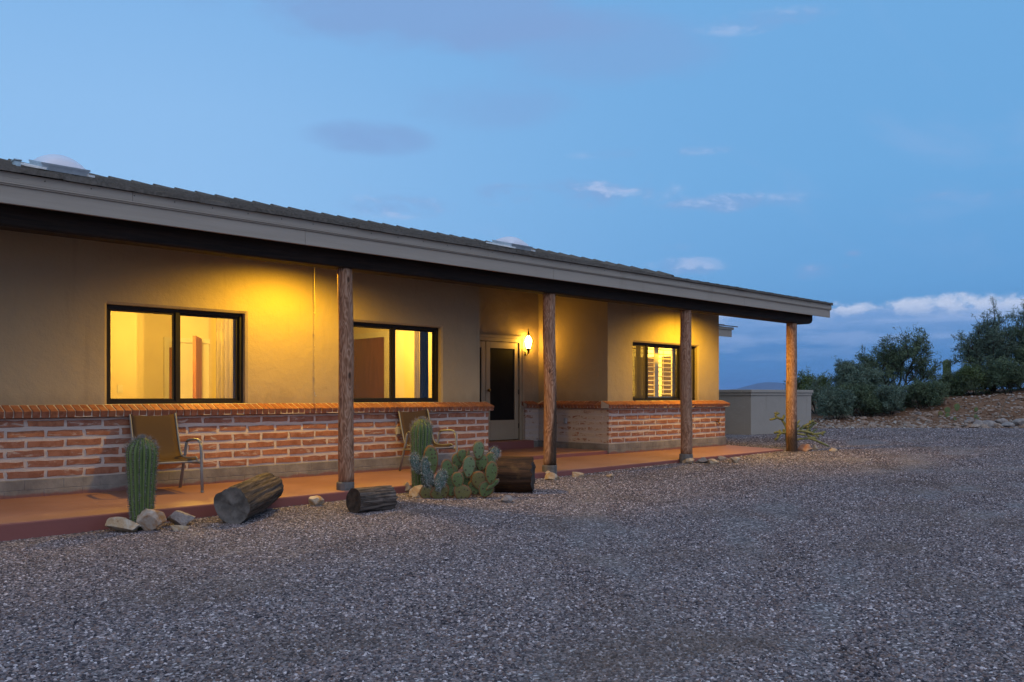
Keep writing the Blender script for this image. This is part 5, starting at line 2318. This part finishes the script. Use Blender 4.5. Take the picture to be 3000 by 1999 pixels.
# ------------------------------------------------------------------ garden wall at the right
def garden_wall():
    a = on_z(2200, 1276, -.03)
    o = empty('garden_wall', (a.x, a.y, 0))
    tag(o, 'low beige stucco garden wall with a moulded cap beyond the house corner', 'wall')
    Lx, Ly, t, h = 3.85, 6.0, .22, 1.36
    z0 = -.4
    p = [(0, 0), (Lx, 0), (Lx, Ly), (0, Ly)]
    m = MB()
    m.box(0, Lx, 0, t, z0, h - .18)
    m.box(0, t, t + .001, Ly, z0, h - .18)
    m.box(Lx - t, Lx, t + .001, Ly, z0, h - .18)
    m.build('wall', M['garden_stucco'], parent=o)
    c = MB()
    for e, za, zb in ((.028, h - .18, h - .095), (.055, h - .093, h)):
        c.box(-e, Lx + e, -e, t + e, za, zb)
        c.box(-e, t + e, t + e + .001, Ly, za, zb)
        c.box(Lx - t - e, Lx + e, t + e + .001, Ly, za, zb)
    c.build('cap', M['garden_stucco'], parent=o, bevel=.012)


garden_wall()

# ------------------------------------------------------------------ stones on the bank
def bank_point(px, k):
    """a spot on the bank: photo column px, k metres behind the foot of the bank"""
    d = BANK_D + k
    p = cam_pt(d, d * (px - 1500) / FPX)
    return Vector((p.x, p.y, bank_z(p.x, p.y)))


def bank_stones():
    rng = random.Random(77)
    shapes = [rock_mesh('rock', (1, .8, .55), 100 + i, M['bank_rock'], 2, 8, .15) for i in range(7)]
    white = [rock_mesh('rock', (1, .8, .6), 200 + i, M['rock_grey'], 2, 8, .15) for i in range(3)]
    for i in range(150):
        px = 2412 + (3010 - 2412) * rng.random() ** .8
        k = rng.uniform(-.15, 4.4)
        p = bank_point(px, k)
        s = (.07 + .19 * rng.random() ** 1.7) * (1.25 if k < 1 else 1)
        o = put(rng.choice(shapes if rng.random() < .78 else white), 'rock', None, (p.x, p.y, p.z + s * .12), (rng.uniform(-.25, .25), rng.uniform(-.25, .25), rng.uniform(0, 6.28)), (s, s * rng.uniform(.7, 1), s * rng.uniform(.6, 1)))
        grey_ = o.data.materials[0].name.startswith('rock_grey')  # stone of the grey material, the others are brown
        size_ = 'large' if s > .17 else ('small' if s < .11 else 'middling')
        row_ = 'at the gravel edge' if k < .9 else ('low on the bank' if k < 2.0 else ('halfway up the bank' if k < 3.2 else 'high on the bank'))
        zone_ = 'near the garden wall' if px < 2520 else ('below the middle mesquite' if px < 2670 else ('beside the two round cactus pads' if px < 2800 else ('below the feathery tree' if px < 2900 else 'at the right edge')))
        tag(o, '%s %s angular rock %s %s' % (size_, 'grey' if grey_ else 'brown', row_, zone_), 'rock', 'rocks strewn on the earth bank')
    named = [((2862, .25, .36), 'rock_grey', 'large pale round boulder at the foot of the bank'), ((2893, .20, .34), 'rock_grey', 'large pale boulder right of the round one at the bank foot'),
             ((2850, -.12, .30), 'bank_rock', 'long flat tan slab in front of the pale boulders'), ((2950, .1, .33), 'rock_grey', 'lumpy grey boulder farther right at the bank foot'),
             ((2930, 1.2, .30), 'rock_grey', 'bluish grey boulder above the pale boulders'), ((2990, .8, .32), 'rock_grey', 'dark boulder at the right edge of the bank')]
    for i, ((px, k, s), mt, lb) in enumerate(named):
        p = bank_point(px, k)
        o = put(rock_mesh('rock', (s, s * .8, s * (.62 if i != 2 else .3)), 300 + i, M[mt], 3, 7, .1), 'rock', None, (p.x, p.y, p.z + s * .2), (0, 0, TH - R(90)))
        tag(o, lb, 'rock', 'boulders at the foot of the bank')
    # fine rubble: one object
    bm = bmesh.new()
    bmesh.ops.create_icosphere(bm, subdivisions=1, radius=1.0)
    bv = np.array([v.co[:] for v in bm.verts])
    bf = np.array([[v.index for v in f.verts] for f in bm.faces])
    bm.free()
    nr = np.random.RandomState(4)
    V, F = [], []
    for i in range(3600):
        px = nr.uniform(2330, 3300)
        k = -.25 + 6.0 * nr.rand() ** 1.3
        p = bank_point(px, k)
        s = nr.uniform(.025, .085)
        v = bv * (1 + nr.uniform(-.25, .25, bv.shape)) * np.array([s, s * .75, s * .45])
        a = nr.uniform(0, 6.28)
        rot = np.array([[math.cos(a), -math.sin(a), 0], [math.sin(a), math.cos(a), 0], [0, 0, 1]])
        v = v @ rot.T + np.array([p.x, p.y, p.z + s * .15])
        F.append(bf + len(V) * len(bv))
        V.append(v)
    V = np.concatenate(V)
    F = np.concatenate(F)
    me = fast_mesh('rubble', V, F.ravel(), 3, M['bank_rubble'])
    o = put(me, 'rubble')
    tag(o, 'small stones and chips covering the earth bank', kind='stuff')


def b_rub(t, p, m):
    r = t.n('ShaderNodeNewGeometry').outputs['Random Per Island']
    c = t.ramp(r, [(0, (.10, .058, .038)), (.35, (.20, .12, .08)), (.6, (.28, .19, .14)), (.85, (.32, .27, .235)), (1, (.42, .39, .36))])
    setin(t, p, base=c, rough=.95, spec=.1)


material('bank_rubble', b_rub)
bank_stones()

bp = bank_point(2764, 2.6)
prickly_pear('prickly_pear', 'small prickly pear with two round pads on the bank edge', [(-9, 0, 17, 18, 0, 0, 0, 'brown'), (9, -3, 17, 16, 4, 8, -.05, 'green'), (24, 8, 22, 22, -6, 12, .3, 'green'), (58, 16, 20, 24, 4, 0, .5, 'green')], bp, FPX / bp.dot(FW), group='prickly pears on the bank')
bp = bank_point(2855, 1.9)
prickly_pear('prickly_pear', 'small prickly pear with fallen pads among the bank rocks', [(0, 6, 15, 13, 30, 20, 0, 'pale'), (2, 0, 19, 9, 76, 0, -.1, 'green'), (-62, 0, 22, 11, 70, 10, 0, 'green'), (14, 24, 14, 15, 20, 0, .3, 'green')], bp, FPX / bp.dot(FW), group='prickly pears on the bank')


def dead_branch():
    p = bank_point(2935, 1.9)
    o = empty('dead_branch', p)
    tag(o, 'bare grey dead branch lying on the bank at the right', 'branch')
    a = lambda x, z, d=0: RT * x + Vector((0, 0, z)) + FW * d
    MB().tube([a(-.1, .05), a(0, .35), a(.16, .75)], [.022, .018, .008], 6).build('stem', M['dry_twig'], parent=o)
    MB().tube([a(0, .35), a(.25, .2), a(.5, .05)], [.016, .014, .008], 6).build('twig', M['dry_twig'], parent=o)
    MB().tube([a(.04, .48), a(-.15, .66)], [.010, .005], 5).build('twig', M['dry_twig'], parent=o)


dead_branch()

# ------------------------------------------------------------------ desert trees and shrubs
def shrub(name, label, px, k, width, height, seed, leafmat, n_leaf, trunk_r=.06, open_=.5, low=.05, group='desert trees and shrubs on the bank', leaf=(.050, .012), z=None, stems=6):
    rng = random.Random(seed)
    nr = np.random.RandomState(seed)
    p = bank_point(px, k)
    if z is not None:
        p.z = z
    o = empty(name, (p.x, p.y, p.z - .05))
    tag(o, label, 'tree' if 'tree' in name else 'shrub', group)
    segs, tips = [], []

    def grow(a, d, L, r, lvl):
        n = 3
        pts = [a]
        for i in range(n):
            d = (d + Vector((rng.gauss(0, .20), rng.gauss(0, .20), rng.gauss(.02, .14)))).normalized()
            pts.append(pts[-1] + d * (L / n))
        segs.append((pts, [r * (1 - .45 * i / n) for i in range(n + 1)], lvl))
        if lvl >= 3:
            tips.append((pts, d))
            return
        if lvl >= 2:
            tips.append((pts, d))
        nb = {0: 4, 1: 4, 2: 4}[lvl]
        for i in range(nb):
            t = rng.uniform(.35, 1.0)
            j = min(int(t * n), n - 1)
            q = pts[j].lerp(pts[j + 1], t * n - j)
            nd = (d + Vector((rng.gauss(0, .75), rng.gauss(0, .75), rng.gauss(.12, .45)))).normalized()
            grow(q, nd, L * rng.uniform(.55, .8), r * .55, lvl + 1)
    hw = width / 2
    for s in range(stems):
        a = 2 * math.pi * s / stems + rng.uniform(-.4, .4)
        tilt = rng.uniform(.15, .95)
        d = Vector((math.cos(a) * tilt * hw / (height * .55), math.sin(a) * tilt * hw / (height * .55), 1)).normalized()
        grow(Vector((math.cos(a) * .08, math.sin(a) * .08, 0)), d, height * .42, trunk_r, 0)
    # keep the crown inside its box
    zmax = max(q.z for pts, _, _ in segs for q in pts)
    xmax = max(max(abs(q.x), abs(q.y)) for pts, _, _ in segs for q in pts)
    S = Vector((hw / xmax, hw / xmax, height / zmax))
    tr = MB()
    for pts, rad, lvl in segs:
        tr.tube([Vector((q.x * S.x, q.y * S.y, q.z * S.z)) for q in pts], [max(r, .006) for r in rad], 5 if lvl < 2 else 3, caps=False)
    tr.build('trunk', M['bark'], parent=o)
    # leaflets: small sprays along the outer twigs
    T = []
    for pts, d in tips:
        for i in range(len(pts) - 1):
            T.append((pts[i], pts[i + 1]))
    A = np.array([[q.x * S.x, q.y * S.y, q.z * S.z] for q, _ in T])
    B = np.array([[q.x * S.x, q.y * S.y, q.z * S.z] for _, q in T])
    nspray = n_leaf // 9
    ids = nr.randint(0, len(T), nspray)
    tt = nr.rand(nspray, 1)
    cen = A[ids] * (1 - tt) + B[ids] * tt
    zz = cen[:, 2] / height
    keep = nr.rand(nspray) < np.clip((zz - low) * 7, .25, 1)
    cen = cen[keep]
    dirs = nr.normal(size=(len(cen), 3)) * [1, 1, .7] + (B[ids][keep] - A[ids][keep]) * 4
    dirs /= np.linalg.norm(dirs, axis=1, keepdims=True)
    V, F = [], []
    base = 0
    m = 9
    L = np.repeat(cen, m, axis=0) + np.repeat(dirs, m, axis=0) * nr.uniform(0, .28, (len(cen) * m, 1)) * (1.1 - open_ * .4) + nr.normal(size=(len(cen) * m, 3)) * .05
    ax = nr.normal(size=L.shape)
    ax += np.repeat(dirs, m, axis=0) * .8
    ax /= np.linalg.norm(ax, axis=1, keepdims=True)
    sd_ = np.cross(ax, nr.normal(size=L.shape))
    sd_ /= np.linalg.norm(sd_, axis=1, keepdims=True)
    ln = nr.uniform(.6, 1.4, (len(L), 1)) * leaf[0]
    wd = nr.uniform(.7, 1.3, (len(L), 1)) * leaf[1]
    v = np.stack([L - ax * ln, L + sd_ * wd, L + ax * ln, L - sd_ * wd], axis=1).reshape(-1, 3)
    f = np.arange(len(v), dtype=np.int32)
    me = fast_mesh('crown', v, f, 4, M[leafmat])
    c = put(me, 'crown', o)
    return o


LF = (.075, .0125)
SF = (.055, .0125)
shrub('creosote_shrub', 'low olive green shrub just right of the garden wall end', 2392, 8.0, 3.6, 2.0, 1, 'leaf_palo', 18000, .03, leaf=LF)
shrub('mesquite_tree', 'rounded grey green mesquite tree behind the end of the garden wall', 2490, 5.6, 3.7, 2.35, 2, 'leaf_grey', 26000, .05, leaf=LF, low=-.1)
shrub('mesquite_tree', 'taller dark mesquite tree in the middle of the bank with twiggy top', 2625, 6.4, 3.3, 3.35, 3, 'leaf_mesquite', 22000, .06, leaf=LF, low=-.1)
shrub('mesquite_tree', 'feathery tall mesquite tree at the right with an open leafy top', 2908, 8.0, 3.6, 4.35, 4, 'leaf_grey', 19000, .08, .8, leaf=LF)
shrub('mesquite_tree', 'large mesquite tree cut off by the right edge of the picture', 3040, 6.6, 3.4, 3.9, 5, 'leaf_mesquite', 24000, .08, leaf=LF)
shrub('creosote_shrub', 'dense low grey shrub on the bank beside the garden wall', 2448, 3.4, 2.0, 1.45, 6, 'leaf_grey', 20000, .02, leaf=SF, low=-.2)
shrub('creosote_shrub', 'grey green shrub between the wall and the middle mesquite', 2530, 4.2, 2.0, 1.5, 16, 'leaf_mesquite', 20000, .02, leaf=SF, low=-.2)
shrub('creosote_shrub', 'dense low dark shrub under the middle mesquite', 2610, 4.0, 2.2, 1.35, 7, 'leaf_grey', 18000, .02, leaf=SF, low=-.2)
shrub('creosote_shrub', 'low bluish shrub between the middle and right trees', 2695, 4.6, 2.4, 1.15, 8, 'leaf_mesquite', 18000, .02, leaf=SF, low=-.2)
shrub('creosote_shrub', 'shadowed shrub below the feathery right tree', 2850, 6.6, 2.8, 1.6, 9, 'leaf_palo', 18000, .02, leaf=SF, low=-.2)
shrub('creosote_shrub', 'dark shrub at the right edge under the large mesquite', 2955, 6.0, 2.8, 1.6, 10, 'leaf_mesquite', 18000, .02, leaf=SF, low=-.2)
shrub('creosote_shrub', 'low ragged shrub on the bank crest right of the feathery tree', 2905, 7.6, 2.8, 1.5, 13, 'leaf_grey', 16000, .02, leaf=SF, low=-.2)
shrub('creosote_shrub', 'low shrub on the bank crest at the far right', 2998, 8.2, 3.0, 1.6, 14, 'leaf_palo', 16000, .02, leaf=SF, low=-.2)
shrub('creosote_shrub', 'low shrub on the bank crest between tree trunks', 2800, 7.0, 2.6, 1.1, 15, 'leaf_mesquite', 16000, .02, leaf=SF, low=-.2)
bq = bank_point(2774, 8.5)
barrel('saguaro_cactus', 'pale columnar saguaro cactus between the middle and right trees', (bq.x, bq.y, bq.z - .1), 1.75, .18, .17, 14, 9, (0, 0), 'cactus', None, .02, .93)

# ------------------------------------------------------------------ air
def b_haze(t, p, m):
    nt = m.node_tree
    nt.nodes.remove(p)
    v = t.n('ShaderNodeVolumePrincipled')
    v.inputs['Color'].default_value = (.40, .62, 1.0, 1)
    v.inputs['Density'].default_value = 6e-5
    v.inputs['Anisotropy'].default_value = .2
    nt.links.new(v.outputs[0], nt.nodes['Material Output'].inputs['Volume'])
    m.cycles.homogeneous_volume = True


material('haze_air', b_haze)
hz = MB()
hz.box(-24000, 24000, -24000, 24000, -320, 320)
ho = hz.build('haze', M['haze_air'])
tag(ho, 'thin blue dusk air between the house and the far mountains', kind='stuff')
